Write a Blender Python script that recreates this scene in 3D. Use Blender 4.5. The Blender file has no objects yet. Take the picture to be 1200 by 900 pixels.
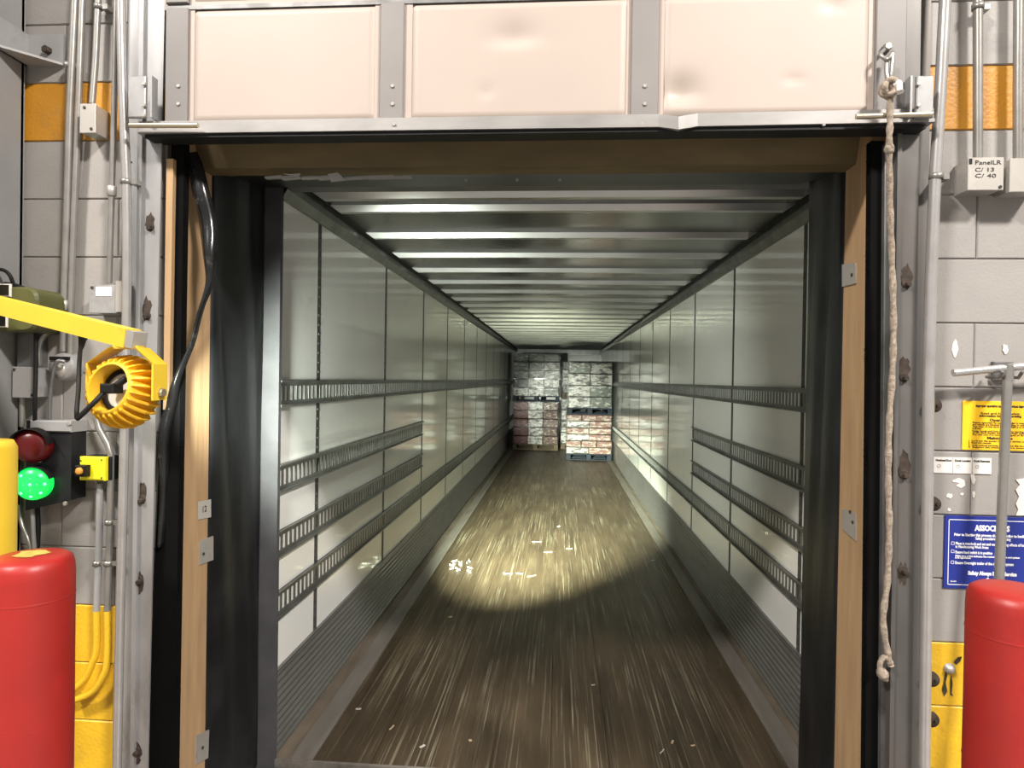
import bpy, math, random
from math import sin, cos, pi, radians
from mathutils import Vector, Matrix
random.seed(7)
SC = bpy.context.scene
COL = SC.collection
# ------------------------------------------------------------------ camera
F = 750.0
cam_d = bpy.data.cameras.new('camera'); cam_d.sensor_width = 36; cam_d.lens = F / 1200 * 36
cam_d.clip_start = 0.05
cam = bpy.data.objects.new('camera', cam_d); COL.objects.link(cam)
CAM = Vector((0, 0, 1.75))
RM = Matrix.Rotation(radians(4.19), 3, 'Z') @ Matrix.Rotation(radians(89.55), 3, 'X') @ Matrix.Rotation(radians(.9), 3, 'Z')
cam.matrix_world = Matrix.Translation(CAM) @ RM.to_4x4()
SC.camera = cam
# ------------------------------------------------------------------ world, lights, exposure
w = bpy.data.worlds.new('warehouse_ambience'); SC.world = w; w.use_nodes = True
w.node_tree.nodes['Background'].inputs[0].default_value = (1.0, .95, .88, 1)
w.node_tree.nodes['Background'].inputs[1].default_value = .33
def area(name, loc, size, power, color, target):
    l = bpy.data.lights.new(name, 'AREA'); l.shape = 'RECTANGLE'; l.size, l.size_y = size
    l.energy = power; l.color = color
    o = bpy.data.objects.new(name, l); COL.objects.link(o); o.location = loc
    o.rotation_euler = (Vector(target) - Vector(loc)).to_track_quat('-Z', 'Y').to_euler()
    return o
area('high_bay_lamp', (5.5, -4.0, 9.0), (1.6, .45), 1350, (1, .93, .86), (.3, 2.4, 1))
area('high_bay_lamp', (-5.0, -4.0, 9.0), (1.6, .45), 1000, (1, .93, .86), (-.3, 2.4, 1))
vs = SC.view_settings
vs.view_transform = 'Standard'; vs.look = 'None'; vs.gamma = 1; vs.use_curve_mapping = False
vs.exposure = 0.35
# ------------------------------------------------------------------ pixel helpers (photo is 1200 x 900)
def ray(px, py): return RM @ Vector(((px - 600) / F, (450 - py) / F, -1))
def at(px, py, Y):
    d = ray(px, py); return CAM + d * ((Y - CAM.y) / d.y)
def xat(px, py, X):
    d = ray(px, py); return CAM + d * ((X - CAM.x) / d.x)
def zat(px, py, Z=0.0):
    d = ray(px, py); return CAM + d * ((Z - CAM.z) / d.z)
# ------------------------------------------------------------------ materials
MATS = {}
def mat(name, col, rough=.5, metal=0., var=.12, scale=6., bump=0., bscale=60., stretch=(1, 1, 1), dirt=None, dscale=3., dlo=.55, dhi=.75,
        rvar=0., coat=0., emit=None, estr=0., alpha=1., spec=.5):
    m = bpy.data.materials.new(name); m.use_nodes = True
    nt = m.node_tree; N = nt.nodes; L = nt.links; b = N['Principled BSDF']
    g = N.new('ShaderNodeNewGeometry'); mp = N.new('ShaderNodeMapping'); mp.inputs['Scale'].default_value = stretch
    L.new(g.outputs['Position'], mp.inputs[0])
    n = N.new('ShaderNodeTexNoise'); n.inputs['Scale'].default_value = scale; n.inputs['Detail'].default_value = 6
    L.new(mp.outputs[0], n.inputs[0])
    r = N.new('ShaderNodeValToRGB'); r.color_ramp.elements[0].position = .3; r.color_ramp.elements[1].position = .7
    r.color_ramp.elements[0].color = tuple(max(0, c * (1 - var)) for c in col) + (1,)
    r.color_ramp.elements[1].color = tuple(min(1, c * (1 + var)) for c in col) + (1,)
    L.new(n.outputs[0], r.inputs[0]); out = r.outputs[0]
    if dirt:
        n2 = N.new('ShaderNodeTexNoise'); n2.inputs['Scale'].default_value = dscale; n2.inputs['Detail'].default_value = 9
        n2.inputs['Roughness'].default_value = .65
        L.new(mp.outputs[0], n2.inputs[0])
        r2 = N.new('ShaderNodeValToRGB'); r2.color_ramp.elements[0].position = dlo; r2.color_ramp.elements[1].position = dhi
        L.new(n2.outputs[0], r2.inputs[0])
        mx = N.new('ShaderNodeMixRGB'); L.new(r2.outputs[0], mx.inputs[0]); L.new(out, mx.inputs[1]); mx.inputs[2].default_value = tuple(dirt) + (1,)
        out = mx.outputs[0]
    L.new(out, b.inputs['Base Color'])
    b.inputs['Roughness'].default_value = rough; b.inputs['Metallic'].default_value = metal
    b.inputs['Specular IOR Level'].default_value = spec
    if rvar:
        mr = N.new('ShaderNodeMapRange'); mr.inputs[3].default_value = rough - rvar; mr.inputs[4].default_value = rough + rvar
        mr.inputs[1].default_value = .33; mr.inputs[2].default_value = .7
        L.new(n.outputs[0], mr.inputs[0]); L.new(mr.outputs[0], b.inputs['Roughness'])
    if coat: b.inputs['Coat Weight'].default_value = coat; b.inputs['Coat Roughness'].default_value = .08
    if bump:
        n3 = N.new('ShaderNodeTexNoise'); n3.inputs['Scale'].default_value = bscale; n3.inputs['Detail'].default_value = 5
        L.new(mp.outputs[0], n3.inputs[0])
        bp = N.new('ShaderNodeBump'); bp.inputs['Strength'].default_value = bump; bp.inputs['Distance'].default_value = .01
        L.new(n3.outputs[0], bp.inputs['Height']); L.new(bp.outputs[0], b.inputs['Normal'])
    if emit: b.inputs['Emission Color'].default_value = tuple(emit) + (1,); b.inputs['Emission Strength'].default_value = estr
    if alpha < 1: b.inputs['Alpha'].default_value = alpha
    MATS[name] = m; return m
M = MATS
mat('block_grey', (.3, .285, .27), .62, var=.07, scale=5, bump=.1, bscale=110, dirt=(.19, .178, .166), dscale=4, dlo=.58, dhi=.85)
mat('block_orange', (.5, .225, .018), .5, var=.12, scale=7, bump=.2, bscale=90, dirt=(.33, .2, .06), dscale=6, dlo=.6, dhi=.85)
mat('block_yellow', (.74, .45, .02), .45, var=.1, scale=7, bump=.2, bscale=90, dirt=(.35, .22, .04), dscale=6, dlo=.6, dhi=.85)
mat('mortar', (.26, .25, .24), .9, bump=.3)
mat('galvanised', (.34, .34, .345), .4, .4, var=.2, scale=9, stretch=(1, 1, .35), dirt=(.16, .14, .12), dscale=5, dlo=.56, dhi=.78, bump=.05, bscale=40)
mat('galvanised_dark', (.2, .2, .2), .45, .6, var=.3, scale=9, dirt=(.08, .07, .06), dscale=5, dlo=.5, dhi=.75)
mat('track_dark', (.13, .125, .12), .45, .4, var=.2, scale=9, stretch=(1, 1, .35), dirt=(.12, .1, .09), dscale=5, dlo=.5, dhi=.75)
mat('conduit', (.33, .32, .3), .32, .6, var=.12, scale=14, dirt=(.3, .28, .26), dscale=10, dlo=.55, dhi=.8)
mat('conduit_bright', (.52, .51, .5), .25, .6, var=.08, scale=14, dirt=(.4, .38, .35), dscale=10, dlo=.6, dhi=.85)
mat('grey_paint', (.3, .3, .3), .5, var=.1, dirt=(.16, .15, .14), dscale=6)
mat('column_paint', (.24, .24, .24), .5, var=.06, dirt=(.22, .22, .215), dscale=2)
mat('box_steel', (.42, .4, .37), .42, .35, var=.1, dirt=(.3, .28, .26), dscale=14)
mat('white_paint', (.8, .77, .73), .45, var=.05)
mat('door_white', (.42, .355, .312), .5, var=.03, scale=3, dirt=(.38, .32, .28), dscale=5, dlo=.66, dhi=.9)
mat('door_stile', (.22, .208, .2), .5, .15, var=.06)
mat('door_edge', (.18, .17, .165), .5, .15, var=.06)
mat('aluminium', (.36, .35, .34), .38, .5, var=.15, scale=10, stretch=(.5, 1, 1), dirt=(.3, .28, .26), dscale=12, dlo=.55, dhi=.8)
mat('brass', (.55, .48, .36), .35, .8)
mat('wood_jamb', (.41, .265, .14), .7, var=.16, scale=22, stretch=(1, 1, .12), dirt=(.26, .16, .08), dscale=5, dlo=.58, dhi=.82, bump=.15, bscale=50)
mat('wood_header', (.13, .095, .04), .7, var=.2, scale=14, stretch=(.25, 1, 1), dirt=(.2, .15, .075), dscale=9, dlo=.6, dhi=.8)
mat('black_vinyl', (.008, .0085, .01), .42, spec=.4, var=.3, scale=4, bump=.12, bscale=25, dirt=(.02, .02, .021), dscale=4, dlo=.5, dhi=.8)
mat('black_rubber', (.01, .01, .01), .55, var=.3, spec=.25)
mat('black_gloss', (.012, .012, .013), .2, var=.5, scale=9, dirt=(.12, .115, .11), dscale=12, dlo=.6, dhi=.8)
mat('bristle', (.005, .005, .005), .9, spec=.05)
mat('rope', (.34, .28, .22), .9, var=.4, scale=90, bump=.6, bscale=300)
mat('red_plastic', (.35, .018, .014), .42, var=.08, scale=5, bump=.1, bscale=30, dirt=(.42, .02, .018), dscale=6)
mat('worn_top', (.45, .36, .08), .6, var=.3, scale=40)
mat('yellow_paint', (.8, .55, .04), .42, var=.06, dirt=(.5, .33, .03), dscale=12, dlo=.64, dhi=.85)
mat('yellow_cast', (.84, .49, .025), .45, var=.1, dirt=(.4, .22, .02), dscale=14, dlo=.58, dhi=.85)
mat('yellow_sign', (.95, .56, .02), .4, var=.02)
mat('yellow_hivis', (.9, .8, .02), .4, var=.03)
mat('olive', (.08, .083, .024), .5, var=.15)
mat('blue_sign', (.016, .03, .24), .35, var=.04)
mat('white_print', (.85, .85, .86), .5, var=.01)
mat('black_print', (.03, .025, .02), .6, var=.01)
mat('sticker', (.74, .72, .68), .5, var=.03)
mat('residue', (.78, .73, .67), .6, var=.06)
mat('rust', (.04, .028, .02), .85, var=.5, scale=40)
mat('red_lens', (.13, .006, .008), .3, var=.1)
mat('green_lens', (.02, .5, .1), .3, var=.05, emit=(.005, .75, .09), estr=.85)
mat('green_led', (.2, .9, .4), .3, emit=(.15, 1, .4), estr=2.0)
mat('led_lens', (.8, .8, .75), .3, emit=(.93, 1, .86), estr=12)
mat('orange_plastic', (.8, .36, .06), .4)
mat('panel_white', (.83, .84, .815), .07, var=.04, scale=1.5, dirt=(.5, .5, .48), dscale=4, dlo=.62, dhi=.9, rvar=.01, bump=.015, bscale=5)
mat('trailer_steel', (.2, .205, .2), .38, .7, var=.2, scale=9, dirt=(.1, .1, .095), dscale=6, dlo=.5, dhi=.8)
mat('post_grey', (.085, .085, .09), .7, spec=.2, metal=.1, var=.2)
mat('post_dark', (.07, .072, .068), .6, .2, var=.4, scale=60)
mat('trailer_frame', (.14, .14, .145), .45, .5, var=.15)
mat('scuff', (.22, .22, .215), .42, .65, var=.2, stretch=(1, .3, 1), dirt=(.1, .095, .085), dscale=6, dlo=.5, dhi=.8)
mat('roof_sheet', (.19, .2, .19), .22, .8, var=.12, scale=2, bump=.35, bscale=3.5, stretch=(.5, 1, 1), rvar=.06)
mat('bow_steel', (.5, .51, .5), .3, .8, var=.12, scale=6, bump=.06, bscale=8, stretch=(.5, 1, 1))
mat('floor_strip', (.23, .21, .185), .5, .3, var=.15, scale=14, stretch=(1, .15, 1), dirt=(.13, .11, .09), dscale=9)
mat('dirt_floor', (.14, .115, .085), .8, var=.3, scale=14, stretch=(1, .2, 1))
mat('concrete', (.25, .24, .23), .75, var=.15, dirt=(.12, .115, .11))
mat('steel_plate', (.2, .2, .2), .5, .6, var=.25)
mat('paper', (.42, .41, .37), .7, var=.05)
mat('splinter', (.45, .36, .23), .7, var=.1)
mat('pallet_wood', (.12, .095, .065), spec=.12, rough=.8, var=.25, scale=12)
mat('pallet_blue', (.012, .018, .03), spec=.12, rough=.5, var=.2)
mat('carton_white', (.48, .47, .44), spec=.12, stretch=(1, 1, 2.4), rough=.35, var=.5, scale=12, dirt=(.09, .09, .085), dscale=7, dlo=.5, dhi=.56)
mat('carton_grey', (.14, .155, .135), spec=.12, stretch=(1, 1, 2.4), rough=.35, var=.4, scale=12, dirt=(.5, .5, .46), dscale=8, dlo=.56, dhi=.6)
mat('carton_dark', (.07, .075, .068), spec=.12, stretch=(1, 1, 2.4), rough=.35, var=.4, scale=12, dirt=(.3, .3, .28), dscale=9, dlo=.58, dhi=.62)
mat('carton_red', (.08, .012, .014), spec=.12, stretch=(1, 1, 2.4), rough=.35, var=.4, scale=14, dirt=(.3, .16, .14), dscale=14, dlo=.57, dhi=.63)
mat('carton_brown', (.1, .055, .04), spec=.12, stretch=(1, 1, 2.4), rough=.4, var=.4, scale=14, dirt=(.45, .4, .34), dscale=14, dlo=.55, dhi=.6)
mat('carton_pink', (.17, .09, .075), spec=.12, stretch=(1, 1, 2.4), rough=.35, var=.4, scale=14, dirt=(.4, .34, .3), dscale=8, dlo=.5, dhi=.56)
mat('wrap', (.2, .2, .2), .12, var=.02, bump=.5, bscale=14, alpha=.07)
# trailer deck boards: dark hardwood with pale lengthwise scuffs
def deck_mat():
    m = bpy.data.materials.new('deck_wood'); m.use_nodes = True
    nt = m.node_tree; N = nt.nodes; L = nt.links; b = N['Principled BSDF']
    g = N.new('ShaderNodeNewGeometry')
    def noise(sc, stretch, det=8, rot=0.):
        mp = N.new('ShaderNodeMapping'); mp.inputs['Scale'].default_value = stretch; mp.inputs['Rotation'].default_value = (0, 0, rot)
        L.new(g.outputs['Position'], mp.inputs[0])
        n = N.new('ShaderNodeTexNoise'); n.inputs['Scale'].default_value = sc; n.inputs['Detail'].default_value = det
        n.inputs['Roughness'].default_value = .6
        L.new(mp.outputs[0], n.inputs[0]); return n.outputs[0]
    def ramp(i, a, c):
        r = N.new('ShaderNodeValToRGB'); r.color_ramp.elements[0].position = a; r.color_ramp.elements[1].position = c
        L.new(i, r.inputs[0]); return r.outputs[0]
    def mixc(f, a, c):
        x = N.new('ShaderNodeMixRGB'); L.new(f, x.inputs[0])
        for k, v in ((1, a), (2, c)):
            if isinstance(v, tuple): x.inputs[k].default_value = v + (1,)
            else: L.new(v, x.inputs[k])
        return x.outputs[0]
    c = mixc(ramp(noise(9, (1, .12, 1)), .3, .7), (.036, .026, .015), (.085, .062, .037))
    s1 = ramp(noise(85, (1, .011, 1), 6), .54, .66)
    s2 = ramp(noise(70, (1, .016, 1), 5, .07), .6, .72)
    s3 = ramp(noise(2.2, (1, .4, 1), 4), .38, .66)
    mu = N.new('ShaderNodeMath'); mu.operation = 'MULTIPLY'; L.new(s1, mu.inputs[0]); L.new(s3, mu.inputs[1])
    c = mixc(mu.outputs[0], c, (.3, .275, .195))
    mu2 = N.new('ShaderNodeMath'); mu2.operation = 'MULTIPLY'; L.new(s2, mu2.inputs[0]); mu2.inputs[1].default_value = .55
    c = mixc(mu2.outputs[0], c, (.24, .22, .16))
    L.new(c, b.inputs['Base Color'])
    mr = N.new('ShaderNodeMapRange'); mr.inputs[3].default_value = .33; mr.inputs[4].default_value = .55
    L.new(noise(14, (1, .06, 1)), mr.inputs[0]); L.new(mr.outputs[0], b.inputs['Roughness'])
    bp = N.new('ShaderNodeBump'); bp.inputs['Strength'].default_value = .25; bp.inputs['Distance'].default_value = .004
    L.new(noise(26, (1, .03, 1), 4), bp.inputs['Height']); L.new(bp.outputs[0], b.inputs['Normal'])
    M['deck_wood'] = m
deck_mat()
# ------------------------------------------------------------------ mesh builder
WL = {}          # world location of each object (no object here has a rotated parent)
def wl(o): return WL.get(o.name, Vector((0, 0, 0)))
class MB:
    def __init__(s): s.v = []; s.f = []; s.m = []; s.sm = []
    def add(s, vs_, fs, smooth=False, mi=0):
        k = len(s.v); s.v += [Vector(v) for v in vs_]
        for f in fs: s.f.append([i + k for i in f]); s.sm.append(smooth); s.m.append(mi)
        return s
    def box(s, a, b, mi=0):
        x0, y0, z0 = [min(a[i], b[i]) for i in range(3)]; x1, y1, z1 = [max(a[i], b[i]) for i in range(3)]
        return s.add([(x0, y0, z0), (x1, y0, z0), (x1, y1, z0), (x0, y1, z0), (x0, y0, z1), (x1, y0, z1), (x1, y1, z1), (x0, y1, z1)],
                     [(0, 3, 2, 1), (4, 5, 6, 7), (0, 1, 5, 4), (1, 2, 6, 5), (2, 3, 7, 6), (3, 0, 4, 7)], mi=mi)
    def hexa(s, lo, hi):      # lo, hi: four points each
        return s.add(list(lo) + list(hi), [(0, 3, 2, 1), (4, 5, 6, 7), (0, 1, 5, 4), (1, 2, 6, 5), (2, 3, 7, 6), (3, 0, 4, 7)])
    def rbox(s, a, b, c=.006):  # box with chamfered edges towards -Y
        x0, y0, z0 = [min(a[i], b[i]) for i in range(3)]; x1, y1, z1 = [max(a[i], b[i]) for i in range(3)]
        return s.add([(x0 + c, y0, z0 + c), (x1 - c, y0, z0 + c), (x1 - c, y0, z1 - c), (x0 + c, y0, z1 - c),
                      (x0, y0 + c, z0), (x1, y0 + c, z0), (x1, y0 + c, z1), (x0, y0 + c, z1),
                      (x0, y1, z0), (x1, y1, z0), (x1, y1, z1), (x0, y1, z1)],
                     [(0, 1, 2, 3), (0, 4, 5, 1), (1, 5, 6, 2), (2, 6, 7, 3), (3, 7, 4, 0),
                      (4, 8, 9, 5), (5, 9, 10, 6), (6, 10, 11, 7), (7, 11, 8, 4), (8, 11, 10, 9)])
    def tube(s, pts, r, n=10, cap=True, flat=1.):
        pts = [Vector(p) for p in pts]; rs = r if isinstance(r, (list, tuple)) else [r] * len(pts)
        rings = []; up = None
        for i, p in enumerate(pts):
            d = (pts[min(i + 1, len(pts) - 1)] - pts[max(i - 1, 0)]).normalized()
            if up is None:
                up = Vector((0, 1, 0)) if abs(d.y) < .8 else Vector((0, 0, 1))
            u = (up - d * up.dot(d)).normalized(); up = u; v = d.cross(u)
            rings.append([p + u * (cos(2 * pi * k / n) * rs[i] * flat) + v * (sin(2 * pi * k / n) * rs[i]) for k in range(n)])
        vs_ = [q for rg in rings for q in rg]; fs = []
        for i in range(len(pts) - 1):
            for k in range(n):
                fs.append((i * n + k, (i + 1) * n + k, (i + 1) * n + (k + 1) % n, i * n + (k + 1) % n))
        s.add(vs_, fs, True)
        if cap: s.add(rings[0], [tuple(range(n))]); s.add(rings[-1], [tuple(range(n - 1, -1, -1))])
        return s
    def lathe(s, prof, o, axis, n=24, smooth=True, arc=2 * pi, a0=0.):
        axis = Vector(axis).normalized(); u = axis.orthogonal().normalized()
        if abs(axis.z) < .9: u = (Vector((0, 0, 1)) - axis * axis.z).normalized()
        v = axis.cross(u); o = Vector(o); full = arc > 6.28; c = n if full else n + 1; vs_ = []
        for (r, h) in prof:
            for k in range(c):
                a = a0 + arc * k / n; vs_.append(o + axis * h + (u * cos(a) + v * sin(a)) * r)
        fs = []
        for i in range(len(prof) - 1):
            for k in range(n):
                k2 = (k + 1) % c
                fs.append((i * c + k, i * c + k2, (i + 1) * c + k2, (i + 1) * c + k))
        return s.add(vs_, fs, smooth)
    def bolt(s, p, r=.008, h=.008, axis=(0, -1, 0), n=6):
        return s.lathe([(0, h), (r * .8, h), (r, h * .75), (r, -.001), (0, -.001)], p, axis, n, False)
    def build(s, name, m, parent=None, pivot=None):
        xs = [v.x for v in s.v]; ys = [v.y for v in s.v]; zs = [v.z for v in s.v]
        p = Vector(pivot) if pivot is not None else Vector(((min(xs) + max(xs)) / 2, (min(ys) + max(ys)) / 2, min(zs)))
        me = bpy.data.meshes.new(name); me.from_pydata([v - p for v in s.v], [], s.f)
        for mm in (m if isinstance(m, (list, tuple)) else [m]): me.materials.append(M[mm])
        me.polygons.foreach_set('use_smooth', s.sm); me.polygons.foreach_set('material_index', s.m)
        me.update()
        return link(name, me, p, parent)
def link(name, me, p, parent=None):
    o = bpy.data.objects.new(name, me); COL.objects.link(o)
    p = Vector(p); WL[o.name] = p
    if parent: o.parent = parent; o.location = p - wl(parent)
    else: o.location = p
    return o
def tag(o, label=None, cat=None, group=None, kind=None):
    if label: o['label'] = label
    if cat: o['category'] = cat
    if group: o['group'] = group
    if kind: o['kind'] = kind
    return o
def thing(name, loc, label, cat, group=None):
    o = bpy.data.objects.new(name, None); COL.objects.link(o); o.empty_display_size = .1
    o.location = Vector(loc); WL[o.name] = Vector(loc)
    return tag(o, label, cat, group)
def text(body, p, size, m, parent, name='lettering', align='CENTER', bold=0., width=None, axis='Y'):
    c = bpy.data.curves.new(name, 'FONT'); c.body = body; c.size = size; c.align_x = align; c.align_y = 'CENTER'
    c.extrude = .0004; c.offset = bold; c.resolution_u = 2
    o = bpy.data.objects.new('t', c); COL.objects.link(o)
    bpy.context.view_layer.update()
    me = bpy.data.meshes.new_from_object(o.evaluated_get(bpy.context.evaluated_depsgraph_get()))
    COL.objects.unlink(o); bpy.data.objects.remove(o)
    sx = 1.
    if width:
        xs = [v.co.x for v in me.vertices]; sx = width / max(1e-6, max(xs) - min(xs))
    me.transform(Matrix.Rotation(pi / 2, 4, 'X') @ Matrix.Scale(sx, 4, (1, 0, 0)))
    if axis == 'X': me.transform(Matrix.Rotation(pi / 2, 4, 'Z'))
    me.materials.clear(); me.materials.append(M[m])
    return link(name, me, p, parent)
def pxp(lst): return [at(*q) for q in lst]
def smooth(pts, n=6):         # Catmull-Rom through the points
    pts = [Vector(p) for p in pts]; out = []
    for i in range(len(pts) - 1):
        a = pts[max(i - 1, 0)]; b = pts[i]; c = pts[i + 1]; d = pts[min(i + 2, len(pts) - 1)]
        for k in range(n):
            t = k / n
            out.append(.5 * ((2 * b) + (c - a) * t + (2 * a - 5 * b + 4 * c - d) * t * t + (3 * b - a - 3 * c + d) * t ** 3))
    return out + [pts[-1]]
# ================================================================== THE SETTING: dock wall and floor
TY0_ = 2.81
YW = 2.12                      # inner face of the block wall
XL, XR = -1.321, .99           # wooden jamb faces of the dock opening
ZJ = 1.543; DZ = .2025         # a bed joint of the block work, course height
tag(MB().box((-4.5, -4.5, -.25), (4.5, TY0_ - .02, -.03)).build('floor', 'concrete'), kind='structure')
def block_wall(name, x0, x1, phase):
    root = MB().box((x0, YW + .005, -.03), (x1, YW + .205, 4.3)).build(name, 'mortar'); tag(root, kind='structure')
    cache = {}
    k0 = -8
    for k in range(k0, 13):
        z0 = ZJ + k * DZ; z1 = z0 + DZ
        if z1 < 0: continue
        mname = 'block_yellow' if z1 <= .95 else ('block_orange' if k == 5 else 'block_grey')
        off = phase + (.2 if k % 2 else 0)
        x = x0 - 1 + off
        while x < x1:
            a = max(x, x0); b = min(x + .406, x1)
            if b - a > .03:
                key = (round(b - a, 4), mname)
                if key not in cache:
                    mb = MB().rbox((0, 0, 0), (b - a - .003, .04, DZ - .003), .003)
                    o = mb.build('concrete_block', mname, root, pivot=(0, 0, 0)); cache[key] = o.data
                    o.location = Vector((a + .002, YW + random.uniform(-.001, .001), z0 + .002)) - wl(root)
                else:
                    o = link('concrete_block', cache[key], (a + .002, YW + random.uniform(-.001, .001), z0 + .002), root)
            x += .406
    return root
block_wall('wall_left', -3.3, XL - .04, .13)
block_wall('wall_right', XR + .04, 3.0, .262)
tag(MB().box((XL - .04, YW + .02, 2.72), (XR + .04, YW + .205, 4.3)).build('wall_above', 'mortar'), kind='structure')
# wooden jambs and header that line the opening
jl = MB().box((XL - .04, YW + .02, -.03), (XL, 2.335, 2.72)).build('trim_1', 'wood_jamb'); tag(jl, kind='structure')
jr = MB().box((XR, YW + .02, -.03), (XR + .04, 2.325, 2.72)).build('trim_2', 'wood_jamb'); tag(jr, kind='structure')
hd = MB().hexa([(XL, 2.25, 2.5), (XR, 2.25, 2.495), (XR, 2.335, 2.495), (XL, 2.335, 2.5)],
               [(XL, 2.17, 2.72), (XR, 2.17, 2.72), (XR, 2.335, 2.72), (XL, 2.335, 2.72)]).build('trim_3', 'wood_header'); tag(hd, kind='structure')
# fixing plates and a paper number tag on the jambs
def plate(pts, Xp, label, holes, cat='plate'):
    P = [xat(a, b, Xp) for a, b in pts]; t = .004 if Xp < 0 else -.004
    root = MB().hexa([p for p in P], [p + Vector((t, 0, 0)) for p in P]).build('fixing_plate', 'box_steel')
    for (a, b) in holes:
        q = xat(a, b, Xp); MB().bolt(q + Vector((t, 0, 0)), .006, .004, (1 if Xp < 0 else -1, 0, 0)).build('screw', 'rust', root)
    tag(root, label, cat, 'fixing plates on the wooden jambs')
plate([(233, 634), (249, 628), (249, 656), (233, 662)], XL, 'small bent steel plate on left wooden jamb below the paper tag', [(237, 649)])
plate([(229, 862), (244, 855), (243, 888), (229, 896)], XL, 'small steel plate at foot of the left wooden jamb', [(236, 876)])
plate([(988, 310), (1004, 308), (1004, 332), (988, 336)], XR, 'small pale steel plate near top of right wooden jamb', [(1000, 322)])
plate([(988, 596), (1004, 602), (1004, 634), (988, 620)], XR, 'small rusty steel plate halfway down the right wooden jamb', [(1001, 612), (998, 600)])
P = [xat(a, b, XL + .001) for a, b in [(232, 588), (247, 585), (247, 606), (232, 609)]]
tg = MB().hexa(P, [p + Vector((.0015, 0, 0)) for p in P]).build('number_tag', 'paper')
tag(tg, 'cream paper tag numbered 12 on the left wooden jamb', 'tag')
text('12', xat(239.5, 597, XL + .004), .034, 'black_print', tg, axis='X')
# torn metal edging under the header
fl = MB()
xs = [310, 330, 352, 372, 400, 430, 460, 482]
for i in range(len(xs) - 1):
    a = at(xs[i], 209 + random.uniform(-1, 1), 2.245); b = at(xs[i + 1], 208 + random.uniform(-1, 1), 2.245); h = .006 + .004 * (i % 2)
    fl.hexa([a, b, b + Vector((0, .02, 0)), a + Vector((0, .02, 0))], [a + Vector((0, 0, h)), b + Vector((0, 0, h)), b + Vector((0, .02, h)), a + Vector((0, .02, h))])
for c in ([(331, 203), (340, 204), (352, 203), (349, 208)], [(384, 204), (396, 202), (405, 211), (388, 213)]):
    P = [at(a, b, 2.228) for a, b in c]; fl.hexa(P, [p + Vector((0, .006, 0)) for p in P])
tag(fl.build('edge_flashing', 'aluminium'), 'torn strip of shiny metal edging under left end of brown header', 'metal strip')
# ================================================================== dock seal pads
def pad(name, prof, z0, z1, label, fold=.012, seed=0):
    rnd = random.Random(seed); mb = MB(); n = len(prof); rows = 40; ph = [rnd.uniform(0, 6) for _ in range(8)]
    for j in range(rows + 1):
        t = j / rows; z = z0 + (z1 - z0) * t
        for i, (x, y, k) in enumerate(prof):
            d = fold * k * (sin(3 * t + ph[0] + y * 26 + 1.5 * sin(2.5 * t + ph[1])) + .5 * sin(11 * t + ph[2] + y * 41) + .35 * sin(23 * t + y * 60 + ph[3]))
            mb.v.append(Vector((x + d, y, z)))
    for j in range(rows):
        for i in range(n):
            a = j * n + i; b = j * n + (i + 1) % n
            mb.f.append([a, b, b + n, a + n]); mb.sm.append(True); mb.m.append(0)
    mb.f.append(list(range(n))[::-1]); mb.sm.append(False); mb.m.append(0)
    mb.f.append([rows * n + i for i in range(n)]); mb.sm.append(False); mb.m.append(0)
    return tag(mb.build(name, 'black_vinyl'), label, 'dock seal', 'black dock seal pads around the opening')
YP0, YP1 = 2.34, 2.80
m_ = 14
pl = [(XL - .005 + (-.012) * i / m_ + (.014 * sin(pi * i / m_)), YP0 + (YP1 - YP0) * i / m_, 1 if 0 < i < m_ else .3) for i in range(m_ + 1)]
pl += [(XL - .35, YP1, 0), (XL - .35, YP0, 0)]
pad('seal_pad', pl, -.02, 3.1, 'black vinyl dock seal pad hanging left of the trailer, creased and shiny', .007, 1)
pr_ = [(1.045 + (.99 - 1.045) * i / m_ - .012 * sin(pi * i / m_), YP1 + (2.33 - YP1) * i / m_, 1 if 0 < i < m_ else .3) for i in range(m_ + 1)]
pr_ += [(1.45, 2.33, 0), (1.45, YP1, 0)]
pad('seal_pad', pr_, -.02, 3.1, 'black vinyl dock seal pad covering right edge of the trailer', .006, 5)
hp = MB().hexa([(XL + .0, 2.337, 2.515), (1.01, 2.337, 2.505), (1.01, 2.80, 2.595), (XL + .0, 2.80, 2.595)],
               [(XL + .0, 2.337, 3.1), (1.01, 2.337, 3.1), (1.01, 2.80, 3.1), (XL + .0, 2.80, 3.1)])
hpo = hp.build('seal_pad', 'black_vinyl')
tag(hpo, 'black head curtain of the dock seal behind the brown header', 'dock seal', 'black dock seal pads around the opening')
mb = MB()
for px in (546, 606, 656): mb.bolt(at(px, 211, 2.335) + Vector((0, .0, 0)), .006, .006)
mb.build('rivets', 'aluminium', hpo)['kind'] = 'stuff'
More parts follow.
